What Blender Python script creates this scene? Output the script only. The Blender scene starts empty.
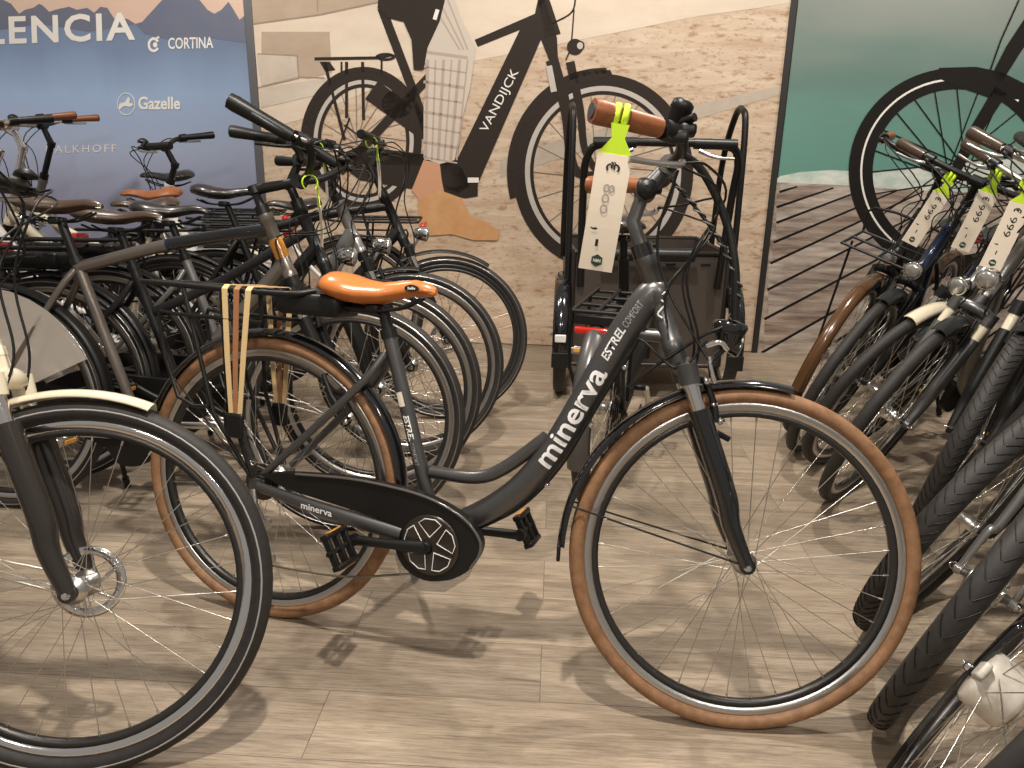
import bpy, bmesh, math, random
from mathutils import Vector, Matrix
R_ = math.radians
random.seed(7)
S = bpy.context.scene
C = S.collection

# ------------------------------------------------------------------ camera
cam = bpy.data.cameras.new('camera'); camo = bpy.data.objects.new('camera', cam); C.objects.link(camo)
S.camera = camo
FPX, PITCH, ROLL, CH = 769.0, .2975, .0189, 1.151
cam.sensor_fit = 'HORIZONTAL'; cam.sensor_width = 36; cam.lens = 36*FPX/1024; cam.clip_start = .02
_f = Vector((0, math.cos(PITCH), -math.sin(PITCH))); _u = Vector((0, math.sin(PITCH), math.cos(PITCH))); _r = Vector((1, 0, 0))
_r2 = _r*math.cos(ROLL)+_u*math.sin(ROLL); _u2 = -_r*math.sin(ROLL)+_u*math.cos(ROLL)
camo.matrix_world = Matrix(((_r2.x, _u2.x, -_f.x, 0), (_r2.y, _u2.y, -_f.y, 0), (_r2.z, _u2.z, -_f.z, CH), (0, 0, 0, 1)))

# ------------------------------------------------------------------ light and exposure
S.view_settings.view_transform = 'Standard'; S.view_settings.look = 'None'
S.view_settings.exposure = 0.0; S.view_settings.gamma = 1.0; S.view_settings.use_curve_mapping = False
W = bpy.data.worlds.new('world'); S.world = W; W.use_nodes = True
W.node_tree.nodes['Background'].inputs[0].default_value = (1, .93, .86, 1)
W.node_tree.nodes['Background'].inputs[1].default_value = .29
def spot(name, loc, target, power, size=R_(95), radius=.06, col=(1, .93, .84), blend=.6):
    l = bpy.data.lights.new(name, 'SPOT'); l.energy = power; l.spot_size = size; l.shadow_soft_size = radius; l.color = col; l.spot_blend = blend
    o = bpy.data.objects.new(name, l); C.objects.link(o); o.location = loc
    o.rotation_euler = (Vector(target)-Vector(loc)).to_track_quat('-Z', 'Y').to_euler()
    return o
spot('track_spot', (-.10, 1.10, 3.0), (.05, 1.35, 0), 270, R_(110), .05)
spot('track_spot', (1.25, 2.75, 3.0), (1.1, 1.9, 0), 150, R_(100), .05)
spot('track_spot', (-1.3, 2.9, 3.0), (-1.0, 2.3, 0), 130, R_(100), .06)
for _x in (-2.4, -.4, 1.2, 3.0):
    spot('wall_washer', (_x, 2.9, 3.0), (_x, 4.6, 1.35), 115, R_(100), .1)
spot('front_spot', (-.6, -.9, 2.9), (-.3, 2.4, .4), 80, R_(80), .1)
spot('front_spot', (1.2, -.7, 2.9), (1.2, 2.4, .5), 80, R_(80), .1)

# ------------------------------------------------------------------ materials
MATS = {}
def mat(name, col, rough=.5, metal=0.0, alpha=1.0, coat=0.0, noise=None, bump=None, spec=None, trans=0):
    if name in MATS: return MATS[name]
    m = bpy.data.materials.new(name); m.use_nodes = True; nt = m.node_tree; b = nt.nodes['Principled BSDF']
    b.inputs['Base Color'].default_value = (*col, 1); b.inputs['Roughness'].default_value = rough; b.inputs['Metallic'].default_value = metal
    b.inputs['Alpha'].default_value = alpha; b.inputs['Coat Weight'].default_value = coat; b.inputs['Coat Roughness'].default_value = .08
    if spec is not None: b.inputs['Specular IOR Level'].default_value = spec
    if trans: b.inputs['Transmission Weight'].default_value = trans
    if noise:   # (scale vector, other colour, lo, hi)
        sc, c2, lo, hi = noise
        tc = nt.nodes.new('ShaderNodeTexCoord'); mp = nt.nodes.new('ShaderNodeMapping'); mp.inputs['Scale'].default_value = sc
        n = nt.nodes.new('ShaderNodeTexNoise'); n.inputs['Scale'].default_value = 1; n.inputs['Detail'].default_value = 6; n.inputs['Roughness'].default_value = .65
        r = nt.nodes.new('ShaderNodeValToRGB'); r.color_ramp.elements[0].position = lo; r.color_ramp.elements[1].position = hi
        r.color_ramp.elements[0].color = (*col, 1); r.color_ramp.elements[1].color = (*c2, 1)
        nt.links.new(tc.outputs['Object'], mp.inputs[0]); nt.links.new(mp.outputs[0], n.inputs['Vector']); nt.links.new(n.outputs['Fac'], r.inputs[0]); nt.links.new(r.outputs[0], b.inputs['Base Color'])
        if bump:
            bp = nt.nodes.new('ShaderNodeBump'); bp.inputs['Strength'].default_value = bump; bp.inputs['Distance'].default_value = .002
            nt.links.new(n.outputs['Fac'], bp.inputs['Height']); nt.links.new(bp.outputs[0], b.inputs['Normal'])
    MATS[name] = m
    return m
BLACK = mat('black_plastic', (.009, .0085, .008), .4, spec=.35)
GLOSS = mat('gloss_black', (.006, .006, .007), .12, coat=1)
RUB = mat('black_rubber', (.019, .017, .0155), .6, noise=((60, 60, 60), (.032, .028, .025), .3, .7), spec=.4)
BRUB = mat('brown_rubber', (.20, .098, .044), .6, noise=((45, 45, 45), (.34, .18, .088), .3, .7), bump=.4)
CHROME = mat('chrome', (.82, .80, .78), .12, 1)
ALU = mat('brushed_aluminium', (.62, .60, .57), .3, 1)
SPOKE = mat('steel_spoke', (.72, .68, .62), .28, 1)
DALU = mat('dark_rim', (.05, .047, .045), .35, .6)
GREY = mat('matte_grey_paint', (.13, .127, .125), .34, .75)
LGREY = mat('silver_grey_paint', (.30, .29, .28), .3, .7)
DGREY = mat('dark_grey_paint', (.03, .03, .032), .3, .5)
TITAN = mat('warm_grey_paint', (.22, .19, .165), .3, .7)
BLUE = mat('dark_blue_paint', (.012, .022, .05), .2, .3, coat=.6)
CREAM = mat('cream_enamel', (.72, .64, .48), .25, coat=.5)
WHITE = mat('white_plastic', (.75, .72, .68), .4)
BROWNF = mat('brown_lacquer', (.10, .045, .017), .22, .1, coat=.5)
ORANGE = mat('cognac_leather', (.56, .17, .035), .3, coat=.25, noise=((90, 90, 90), (.62, .20, .045), .35, .7), bump=.15)
LEATH = mat('brown_leather', (.20, .065, .022), .4, noise=((70, 70, 70), (.30, .10, .035), .3, .7), bump=.2)
BLEATH = mat('black_leather', (.025, .02, .018), .32, coat=.2)
DBLEATH = mat('dark_brown_leather', (.07, .042, .026), .32, coat=.3)
WLET = mat('white_lettering', (.85, .84, .82), .5)
GLET = mat('grey_lettering', (.35, .34, .33), .5)
RED = mat('red_reflector', (.6, .02, .012), .2, coat=.8)
AMBER = mat('amber_reflector', (.75, .30, .03), .25, coat=.5)
GREEN = mat('neon_strap', (.62, .88, .03), .5)
CARD = mat('cream_card', (.83, .72, .58), .7)
INK = mat('black_ink', (.01, .01, .01), .6)
FINK = mat('faint_ink', (.38, .33, .28), .6)
DGREEN = mat('dark_green_ink', (.012, .045, .03), .5)
TANST = mat('tan_elastic', (.72, .52, .26), .7)
BRST = mat('brown_elastic', (.36, .16, .07), .7)
LENS = mat('clear_lens', (.5, .49, .46), .12, .7, coat=.6)
YEL = mat('yellow_sticker', (.8, .55, .03), .5)
CLEAR = mat('clear_film', (.75, .68, .60), .18, 0, alpha=.42, coat=.4)
SMOKE = mat('smoked_plastic', (.22, .2, .18), .25, 0, alpha=.35)
BRONZE = mat('dark_hub', (.08, .07, .06), .3, .8)
BROWNP = mat('brown_panel', (.062, .048, .038), .45)

# ------------------------------------------------------------------ mesh helpers
def V(*a): return Vector(a)
def smooth_path(pts, n=6):
    P = [Vector(p) for p in pts]
    if len(P) < 3: return P
    out = []
    for i in range(len(P)-1):
        p0 = P[i-1] if i else P[0]*2-P[1]; p1 = P[i]; p2 = P[i+1]; p3 = P[i+2] if i+2 < len(P) else P[-1]*2-P[-2]
        for k in range(n):
            t = k/n
            out.append(.5*((2*p1)+(p2-p0)*t+(2*p0-5*p1+4*p2-p3)*t*t+(3*p1-p0-3*p2+p3)*t**3))
    out.append(P[-1]); return out
class MB:
    def __init__(s): s.bm = bmesh.new(); s.mi = 0
    def face(s, vs, sm=True):
        try: f = s.bm.faces.new(vs); f.smooth = sm; f.material_index = s.mi; return f
        except ValueError: return None
    def loft(s, rings, closed=True, caps=True, sm=True, loop=False):
        vr = [[s.bm.verts.new(p) for p in r] for r in rings]
        n = len(vr[0])
        for i in range(len(vr)-(0 if loop else 1)):
            a, b = vr[i], vr[(i+1) % len(vr)]
            for k in range(n if closed else n-1):
                s.face([a[k], a[(k+1) % n], b[(k+1) % n], b[k]], sm)
        if caps and closed and not loop:
            s.face(list(reversed([s.bm.verts.new(v.co) for v in vr[0]])), False); s.face([s.bm.verts.new(v.co) for v in vr[-1]], False)
        return s
    def tube(s, pts, r, seg=8, sp=0, caps=True, flat=1.0, upv=None):
        P = smooth_path(pts, sp) if sp else [Vector(p) for p in pts]
        m = len(P)
        if callable(r): rad = [r(i/(m-1)) for i in range(m)]
        elif isinstance(r, (list, tuple)):
            rad = []
            for i in range(m):
                u = i/(m-1)*(len(r)-1); k = min(int(u), len(r)-2); rad.append(r[k]+(r[k+1]-r[k])*(u-k))
        else: rad = [r]*m
        t = (P[1]-P[0]).normalized()
        up = Vector(upv) if upv else (Vector((0, 0, 1)) if abs(t.z) < .9 else Vector((1, 0, 0)))
        n = (up-t*up.dot(t)).normalized(); rings = []
        for i in range(m):
            if i == 0: tt = P[1]-P[0]
            elif i == m-1: tt = P[-1]-P[-2]
            else: tt = (P[i+1]-P[i]).normalized()+(P[i]-P[i-1]).normalized()
            tt.normalize(); n = (n-tt*n.dot(tt))
            if n.length < 1e-6: n = tt.orthogonal()
            n.normalize(); b = tt.cross(n)
            rings.append([P[i]+(n*math.cos(a)+b*math.sin(a)*flat)*rad[i] for a in [2*math.pi*k/seg for k in range(seg)]])
        return s.loft(rings, caps=caps)
    def box(s, c, d, rot=None, bev=0):
        c = Vector(c); hx, hy, hz = d[0]/2, d[1]/2, d[2]/2
        M = rot if rot else Matrix.Identity(3)
        b = min(bev, hx*.9, hy*.9, hz*.9)
        if b <= 0:
            vs = [s.bm.verts.new(c+M@Vector((x*hx, y*hy, z*hz))) for x in (-1, 1) for y in (-1, 1) for z in (-1, 1)]
            for q in ((0, 1, 3, 2), (4, 6, 7, 5), (0, 4, 5, 1), (2, 3, 7, 6), (0, 2, 6, 4), (1, 5, 7, 3)): s.face([vs[i] for i in q], False)
            return s
        t = bmesh.new(); bmesh.ops.create_cube(t, size=1)
        for v in t.verts: v.co = Vector((v.co.x*d[0], v.co.y*d[1], v.co.z*d[2]))
        bmesh.ops.bevel(t, geom=t.edges[:], offset=b, segments=2, affect='EDGES', profile=.5)
        mp = {v: s.bm.verts.new(c+M@v.co) for v in t.verts}
        for f in t.faces: s.face([mp[v] for v in f.verts], f.calc_area() < b*max(d)*2)
        t.free(); return s
    def lathe(s, prof, o, axis, seg=20):     # prof: (along axis, radius)
        o = Vector(o); a = Vector(axis).normalized(); n = a.orthogonal().normalized(); b = a.cross(n)
        return s.loft([[o+a*h+(n*math.cos(t)+b*math.sin(t))*max(r, 1e-4) for t in [2*math.pi*k/seg for k in range(seg)]] for h, r in prof])
    def ring(s, c, prof, seg=64, a0=0, a1=360, ax=(0, 1, 0)):   # prof: closed list (radius, side) revolved about ax through c; angle 0=+x, 90=+z
        c = Vector(c); full = abs(a1-a0) >= 360
        N = seg if full else seg+1
        rings = []
        for i in range(N):
            t = R_(a0+(a1-a0)*i/seg)
            e = Vector((math.cos(t), 0, math.sin(t)))
            pr = prof(i/seg) if callable(prof) else prof
            rings.append([c+e*r+Vector((0, y, 0)) for r, y in pr])
        return s.loft(rings, caps=not full, loop=full)
    def prism(s, pts, a, b, axis='y', sm=False):   # outline pts (x,z) between y=a and y=b
        A = [s.bm.verts.new((x, a, z)) for x, z in pts]; B = [s.bm.verts.new((x, b, z)) for x, z in pts]
        n = len(pts)
        s.face(A, False); s.face(list(reversed(B)), False)
        for i in range(n): s.face([A[i], B[i], B[(i+1) % n], A[(i+1) % n]], sm)
        return s
    def build(s, name, mats, parent=None, world=None):
        bmesh.ops.recalc_face_normals(s.bm, faces=s.bm.faces[:])
        me = bpy.data.meshes.new(name); s.bm.to_mesh(me); s.bm.free()
        for m in (mats if isinstance(mats, (list, tuple)) else [mats]): me.materials.append(m)
        o = bpy.data.objects.new(name, me); C.objects.link(o)
        if parent: o.parent = parent
        return o
def tag(o, label=None, cat=None, group=None, kind=None):
    if label: o['label'] = label
    if cat: o['category'] = cat
    if group: o['group'] = group
    if kind: o['kind'] = kind
    return o
def empty(name, M=None):
    o = bpy.data.objects.new(name, None); C.objects.link(o); o.empty_display_size = .1
    if M is not None: o.matrix_world = M
    return o
def text_mesh(body, size, offset=0, spacing=1.0, shear=0):
    cu = bpy.data.curves.new('t', 'FONT'); cu.body = body; cu.size = size; cu.offset = offset; cu.space_character = spacing; cu.shear = shear
    cu.align_x = 'LEFT'; cu.resolution_u = 3
    o = bpy.data.objects.new('t', cu); C.objects.link(o); bpy.context.view_layer.update()
    me = bpy.data.meshes.new_from_object(o, depsgraph=bpy.context.evaluated_depsgraph_get())
    bpy.data.objects.remove(o); bpy.data.curves.remove(cu)
    return me
def text_obj(name, body, size, m, fn, parent=None, offset=0, spacing=1.0, shear=0, fit=None, sub=False):
    """lettering; fn maps flat (x along, y up) to 3D; fit = wanted length"""
    me = text_mesh(body, size, offset, spacing, shear)
    if sub:
        bm = bmesh.new(); bm.from_mesh(me); bmesh.ops.triangulate(bm, faces=bm.faces[:])
        bmesh.ops.subdivide_edges(bm, edges=[e for e in bm.edges if e.calc_length() > size*.12], cuts=2, use_grid_fill=False); bm.to_mesh(me); bm.free()
    xs = [v.co.x for v in me.vertices]; x0, x1 = min(xs), max(xs); k = (fit/(x1-x0)) if fit else 1
    for v in me.vertices: v.co = fn((v.co.x-x0)*k, v.co.y)
    me.materials.clear(); me.materials.append(m)
    o = bpy.data.objects.new(name, me); C.objects.link(o)
    if parent: o.parent = parent
    return o

# ------------------------------------------------------------------ floor, wall
def floor_mat():
    m = bpy.data.materials.new('vinyl_planks'); m.use_nodes = True; nt = m.node_tree; b = nt.nodes['Principled BSDF']; L = nt.links.new
    tc = nt.nodes.new('ShaderNodeTexCoord'); mp = nt.nodes.new('ShaderNodeMapping'); mp.inputs['Rotation'].default_value = (0, 0, R_(3)); L(tc.outputs['Object'], mp.inputs[0])
    br = nt.nodes.new('ShaderNodeTexBrick'); br.offset = .37; br.inputs['Scale'].default_value = 1; br.inputs['Brick Width'].default_value = 1.25; br.inputs['Row Height'].default_value = .2
    br.inputs['Mortar Size'].default_value = .0012; br.inputs['Mortar Smooth'].default_value = .2
    br.inputs['Color1'].default_value = (0, 0, 0, 1); br.inputs['Color2'].default_value = (1, 1, 1, 1); br.inputs['Mortar'].default_value = (.5, .5, .5, 1)
    L(mp.outputs[0], br.inputs['Vector'])
    def noise(sc, det=8, rough=.6, dist=0, off=None):
        q = nt.nodes.new('ShaderNodeMapping'); q.inputs['Scale'].default_value = sc; L(mp.outputs[0], q.inputs[0])
        n = nt.nodes.new('ShaderNodeTexNoise'); n.inputs['Scale'].default_value = 1; n.inputs['Detail'].default_value = det; n.inputs['Roughness'].default_value = rough; n.inputs['Distortion'].default_value = dist
        if off is not None:
            ad = nt.nodes.new('ShaderNodeVectorMath'); ad.operation = 'ADD'; L(q.outputs[0], ad.inputs[0]); L(off, ad.inputs[1]); L(ad.outputs[0], n.inputs['Vector'])
        else: L(q.outputs[0], n.inputs['Vector'])
        return n
    sc = nt.nodes.new('ShaderNodeVectorMath'); sc.operation = 'SCALE'; sc.inputs['Scale'].default_value = 7; L(br.outputs['Color'], sc.inputs[0])
    n1 = noise((1.6, 22, 1), 10, .72, 1.2, sc.outputs[0]); n2 = noise((14, 260, 1), 6, .75, .3, sc.outputs[0]); n3 = noise((1.1, 1.6, 1), 3, .5)
    r1 = nt.nodes.new('ShaderNodeValToRGB'); e = r1.color_ramp.elements
    e[0].position = .30; e[0].color = (.24, .185, .135, 1); e[1].position = .70; e[1].color = (.50, .405, .305, 1)
    k = e.new(.48); k.color = (.375, .30, .222, 1)
    L(n1.outputs['Fac'], r1.inputs[0])
    r2 = nt.nodes.new('ShaderNodeValToRGB'); r2.color_ramp.elements[0].position = .36; r2.color_ramp.elements[0].color = (.55, .53, .51, 1); r2.color_ramp.elements[1].position = .56; r2.color_ramp.elements[1].color = (1.05, 1.05, 1.05, 1)
    L(n2.outputs['Fac'], r2.inputs[0])
    def mul(a, b_, f=1.0):
        x = nt.nodes.new('ShaderNodeMix'); x.data_type = 'RGBA'; x.blend_type = 'MULTIPLY'; x.inputs['Factor'].default_value = f; L(a, x.inputs['A']); L(b_, x.inputs['B']); return x.outputs['Result']
    c = mul(r1.outputs[0], r2.outputs[0], .8)
    r3 = nt.nodes.new('ShaderNodeValToRGB'); r3.color_ramp.elements[0].color = (.84, .84, .84, 1); r3.color_ramp.elements[1].color = (1.08, 1.07, 1.05, 1); L(br.outputs['Color'], r3.inputs[0])
    c = mul(c, r3.outputs[0])
    r4 = nt.nodes.new('ShaderNodeValToRGB'); r4.color_ramp.elements[0].position = .3; r4.color_ramp.elements[1].position = .7; r4.color_ramp.elements[0].color = (.85, .84, .83, 1); L(n3.outputs['Fac'], r4.inputs[0])
    c = mul(c, r4.outputs[0])
    mo = nt.nodes.new('ShaderNodeMapRange'); mo.inputs['To Min'].default_value = 1; mo.inputs['To Max'].default_value = .5; L(br.outputs['Fac'], mo.inputs['Value'])
    cb = nt.nodes.new('ShaderNodeCombineColor'); [L(mo.outputs[0], cb.inputs[i]) for i in range(3)]
    c = mul(c, cb.outputs[0]); L(c, b.inputs['Base Color'])
    b.inputs['Roughness'].default_value = .5; b.inputs['Specular IOR Level'].default_value = .35
    bp = nt.nodes.new('ShaderNodeBump'); bp.inputs['Strength'].default_value = .25; bp.inputs['Distance'].default_value = .001; L(n2.outputs['Fac'], bp.inputs['Height']); L(bp.outputs[0], b.inputs['Normal'])
    return m
b = MB(); b.box((.3, 1.6, -.03), (8.6, 7.4, .06)); tag(b.build('floor', floor_mat()), kind='structure')

WA = Vector((-.263, 4.60, 0)); _wb = Vector((2.315, 4.46, 0)); WT = (_wb-WA).normalized(); WN = Vector((WT.y, -WT.x, 0))   # WN points at the room
def wallp(t, z, off=0): return WA+WT*t+Vector((0, 0, z))+WN*off
def on_wall(px, py, off=0):
    """the point of the back wall that the photograph shows at px, py"""
    d = _f+_r2*((px-512)/FPX)-_u2*((py-384)/FPX); o = Vector((0, 0, CH))
    s = (WA-o).dot(WN)/d.dot(WN); return o+d*s+WN*off
MW = Matrix(((WT.x, -WN.x, 0), (WT.y, -WN.y, 0), (0, 0, 1)))
b = MB(); b.box(wallp(.3, 1.5, -.09), (7.6, .12, 3.0), MW); tag(b.build('wall_back', mat('wall_paint', (.20, .18, .165), .8)), kind='structure')
b = MB(); b.box(wallp(1.0, .012, -.012), (5.6, .02, .024), MW); tag(b.build('baseboard_back', mat('base_strip', (.12, .105, .09), .6)), kind='structure')
b = MB(); b.box(wallp(1.722, 1.25, .004), (.034, .03, 2.5), MW, .003); tag(b.build('trim_1', mat('black_frame', (.02, .017, .015), .5)), kind='structure')
b = MB(); b.box(wallp(-1.235, 1.25, .0), (.045, .03, 2.5), MW, .003); tag(b.build('trim_2', mat('grey_frame', (.13, .13, .14), .45, .3)), kind='structure')

LAY = [0]
def flat(mb, pts, off): # polygon printed on the wall, pts in photograph pixels
    vs = [mb.bm.verts.new(on_wall(x, y, off)) for x, y in pts]
    mb.face(vs, False)
def stroke(mb, pts, w, off, sp=0):
    P = [Vector((x, y, 0)) for x, y in pts]
    if sp: P = smooth_path(P, sp)
    w = w if isinstance(w, (list, tuple)) else (w, w)
    L, Rr = [], []
    for i, p in enumerate(P):
        t = (P[min(i+1, len(P)-1)]-P[max(i-1, 0)]).normalized(); n = Vector((-t.y, t.x, 0)); ww = w[0]+(w[1]-w[0])*i/(len(P)-1)
        L.append(mb.bm.verts.new(on_wall(*(p+n*ww/2).xy, off))); Rr.append(mb.bm.verts.new(on_wall(*(p-n*ww/2).xy, off)))
    for i in range(len(P)-1): mb.face([L[i], L[i+1], Rr[i+1], Rr[i]], False)
def ell(mb, c, r0, r1, off, a0=0, a1=360, n=72):  # r0, r1 = (rx, ry) inner and outer
    A, B = [], []
    for i in range(n+1):
        t = R_(a0+(a1-a0)*i/n); A.append(mb.bm.verts.new(on_wall(c[0]+r0[0]*math.cos(t), c[1]-r0[1]*math.sin(t), off))); B.append(mb.bm.verts.new(on_wall(c[0]+r1[0]*math.cos(t), c[1]-r1[1]*math.sin(t), off)))
    for i in range(n): mb.face([A[i], A[i+1], B[i+1], B[i]], False)
def ink(name, col, c2=None, sc=(6, 6, 6), lo=.35, hi=.65, rough=.7): return mat(name, col, rough, noise=(sc, c2, lo, hi) if c2 else None, spec=.2)
def panel(name, t0, t1, m, parent, off=.006):
    q = MB(); q.box(wallp((t0+t1)/2, 1.225, off/2), (t1-t0, off, 2.44), MW); return q.build(name, m, parent)
def wtext(name, body, p0, p1, hpx, m, parent, off, bold=0, spacing=1.0, shear=0):
    """lettering printed on the wall from p0 to p1 (baseline ends, photograph pixels), capital height hpx"""
    a = Vector((*p0, 0)); bb = Vector((*p1, 0)); d = (bb-a); L = d.length; d.normalize(); n = Vector((d.y, -d.x, 0))
    return text_obj(name, body, hpx/.64, m, lambda x, y: on_wall(*(a+d*x+n*y).xy, off), parent, offset=bold, fit=L, spacing=spacing, shear=shear)

# --- middle poster
sandm = bpy.data.materials.new('printed_sand'); sandm.use_nodes = True
def sand_nodes(m):
    nt = m.node_tree; b = nt.nodes['Principled BSDF']; L = nt.links.new
    tc = nt.nodes.new('ShaderNodeTexCoord')
    def nz(sc, det, lo, hi, c0, c1, dist=0):
        mp = nt.nodes.new('ShaderNodeMapping'); mp.inputs['Scale'].default_value = sc; L(tc.outputs['Object'], mp.inputs[0])
        n = nt.nodes.new('ShaderNodeTexNoise'); n.inputs['Scale'].default_value = 1; n.inputs['Detail'].default_value = det; n.inputs['Roughness'].default_value = .65; n.inputs['Distortion'].default_value = dist; L(mp.outputs[0], n.inputs['Vector'])
        r = nt.nodes.new('ShaderNodeValToRGB'); r.color_ramp.elements[0].position = lo; r.color_ramp.elements[1].position = hi; r.color_ramp.elements[0].color = (*c0, 1); r.color_ramp.elements[1].color = (*c1, 1); L(n.outputs['Fac'], r.inputs[0]); return r.outputs[0]
    a = nz((2.2, 2, 14), 8, .32, .62, (.52, .36, .24), (.70, .56, .42), .8)
    s = nz((13, 4, 40), 6, .36, .46, (.60, .45, .34), (1, 1, 1))
    s3 = nz((36, 9, 60), 4, .30, .42, (.55, .45, .38), (1, 1, 1))
    x = nt.nodes.new('ShaderNodeMix'); x.data_type = 'RGBA'; x.blend_type = 'MULTIPLY'; x.inputs['Factor'].default_value = .8; L(a, x.inputs['A']); L(s, x.inputs['B'])
    y = nt.nodes.new('ShaderNodeMix'); y.data_type = 'RGBA'; y.blend_type = 'MULTIPLY'; y.inputs['Factor'].default_value = .7; L(x.outputs['Result'], y.inputs['A']); L(s3, y.inputs['B'])
    L(y.outputs['Result'], b.inputs['Base Color']); b.inputs['Roughness'].default_value = .6
sand_nodes(sandm)
CONC = ink('printed_concrete', (.56, .47, .38), (.68, .59, .49), (3, 3, 5))
CONC2 = ink('printed_concrete_light', (.70, .58, .46), (.78, .66, .53), (3, 3, 8))
CONC3 = ink('printed_concrete_shade', (.34, .26, .20), (.40, .31, .24), (4, 4, 6))
PDARK = ink('printed_dark_brown', (.034, .025, .020)); PDK2 = ink('printed_black', (.012, .0095, .008)); PGREY = ink('printed_grey', (.22, .18, .15)); PRIM = ink('printed_rim', (.55, .5, .45))
PWHT = ink('printed_white', (.86, .82, .76))
pm = empty('wall_poster', Matrix.Translation(wallp(.24, 0))); pm_inv = pm.matrix_world.inverted()
tag(pm, 'tall wall poster with a dark bicycle and rider in plaid trousers on sandy ground', 'poster')
posters = [pm]
panel('poster_panel', -1.215, 1.705, sandm, pm)
b = MB(); flat(b, [(250, -20), (800, -20), (790, 3), (760, 8), (700, 16), (640, 28), (560, 44), (480, 60), (440, 66), (420, 70), (400, 78), (300, 120), (262, 130)], .0075); b.build('printed_wall', CONC2, pm)
b = MB(); flat(b, [(250, -20), (560, -20), (380, 2), (300, 18), (254, 24)], .0085); flat(b, [(262, 32), (330, 32), (332, 73), (310, 79), (298, 78), (297, 55), (262, 54)], .0085); b.build('printed_wall_shade', CONC3, pm).data.materials[0] = ink('printed_concrete_tan', (.46, .35, .26), (.52, .41, .31), (4, 4, 6))
b = MB(); flat(b, [(257, 54), (296, 56), (299, 77), (262, 86)], .0095); flat(b, [(260, 88), (330, 78), (322, 94), (262, 108)], .0095); b.build('printed_steps', CONC, pm)
b = MB(); stroke(b, [(254, 24), (320, 15), (390, 0)], 1.6, .010); stroke(b, [(318, -5), (318, 12)], 1, .010); stroke(b, [(258, 54), (298, 56), (299, 77), (325, 78)], 1.2, .010); stroke(b, [(258, 88), (300, 78)], 1.2, .010); b.build('printed_joints', CONC3, pm)
b = MB(); flat(b, [(500, 160), (560, 140), (640, 118), (770, 88), (784, 86), (782, 94), (700, 118), (640, 134), (560, 158), (500, 178)], .0075); b.build('printed_track', ink('printed_track', (.45, .38, .31), (.55, .47, .38)), pm)
# printed bicycle: wheels
for cc, rx, ry, th, in_ in (((603, 172), 90, 98, 12, (70, 77)), ((364, 141), 58, 69, 8, (44, 54))):
    b = MB(); q_ = 5 if rx > 80 else 4
    ell(b, cc, (rx-th, ry-th), (rx, ry), .0095); b.mi = 1; ell(b, cc, (rx-th-q_, ry-th-q_), (rx-th, ry-th), .0095); b.mi = 0; ell(b, cc, (rx-th-q_-3.5, ry-th-q_-3.5), (rx-th-q_, ry-th-q_), .0095)
    b.build('printed_wheel', [PDARK, PRIM], pm)
    b = MB()
    for k in range(18):
        t = k*math.pi*2/18; t2 = t+.35*(1 if k % 2 else -1)
        stroke(b, [(cc[0]+7*math.cos(t2+1.3), cc[1]-7*math.sin(t2+1.3)), (cc[0]+in_[0]*math.cos(t), cc[1]-in_[1]*math.sin(t))], .8, .0088)
    b.build('printed_spokes', PGREY, pm)
b = MB()
o = .0105
ell(b, (364, 141), (58, 69), (63, 74), o, 2, 195); ell(b, (603, 172), (90, 98), (96, 104), o, 88, 195)
flat(b, [(574, 72), (610, 70), (612, 74), (600, 80), (576, 84)], o)
flat(b, [(538, 0), (545, 0), (557, 38), (558, 60), (549, 60), (541, 40), (478, 184), (478, 196), (466, 198), (452, 196), (442, 180), (443, 158), (458, 158), (520, 30), (478, 47), (475, 40), (535, 14)], o)
stroke(b, [(541, -10), (553, 36)], (10, 16), o); stroke(b, [(552, 60), (566, 110), (574, 168), (600, 176)], (13, 7), o+.001, 5); stroke(b, [(570, 62), (580, 110), (585, 150), (600, 176)], (9, 6), o, 5)
stroke(b, [(382, 8), (415, 95), (430, 140)], 9, o); stroke(b, [(340, 172), (400, 108), (440, 66)], 9, o); stroke(b, [(352, 158), (430, 160)], 12, o)
flat(b, [(345, 168), (346, 152), (360, 146), (440, 156), (462, 168), (470, 186), (455, 196), (420, 190), (360, 180)], o)
ell(b, (398, 104), (0, 0), (16, 14), o); stroke(b, [(372, 90), (420, 125)], 22, o)
stroke(b, [(315, 59), (380, 58), (392, 55)], 3, o); ell(b, (386, 57), (6, 1.5), (10, 4), o)
for x0, y0, x1, y1 in ((347, 62, 347, 118), (363, 62, 364, 120), (382, 60, 382, 74), (342, 62, 342, 72), (325, 62, 345, 140)): stroke(b, [(x0, y0), (x1, y1)], 3 if y1 > 100 else 2, o)
flat(b, [(320, 62), (330, 62), (336, 70), (326, 72)], o); stroke(b, [(345, 125), (365, 140), (340, 145), (350, 118)], 2, o)
b.build('printed_bicycle', PDARK, pm)
b = MB(); stroke(b, [(552, 24), (572, 12), (576, -8)], 1.5, .011, 5); stroke(b, [(566, 60), (571, 45), (574, 10)], 1.2, .011, 4); b.mi = 1; ell(b, (575, 47), (0, 0), (8, 8), .0115); ell(b, (580, 46), (0, 0), (4.5, 5), .0122); b.mi = 2; stroke(b, [(549, 66), (554, 92)], 6, .0125); ell(b, (580, 46), (0, 0), (3, 3.5), .0130)
b.build('printed_headlight', [PDK2, PDARK, PRIM], pm)
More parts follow.
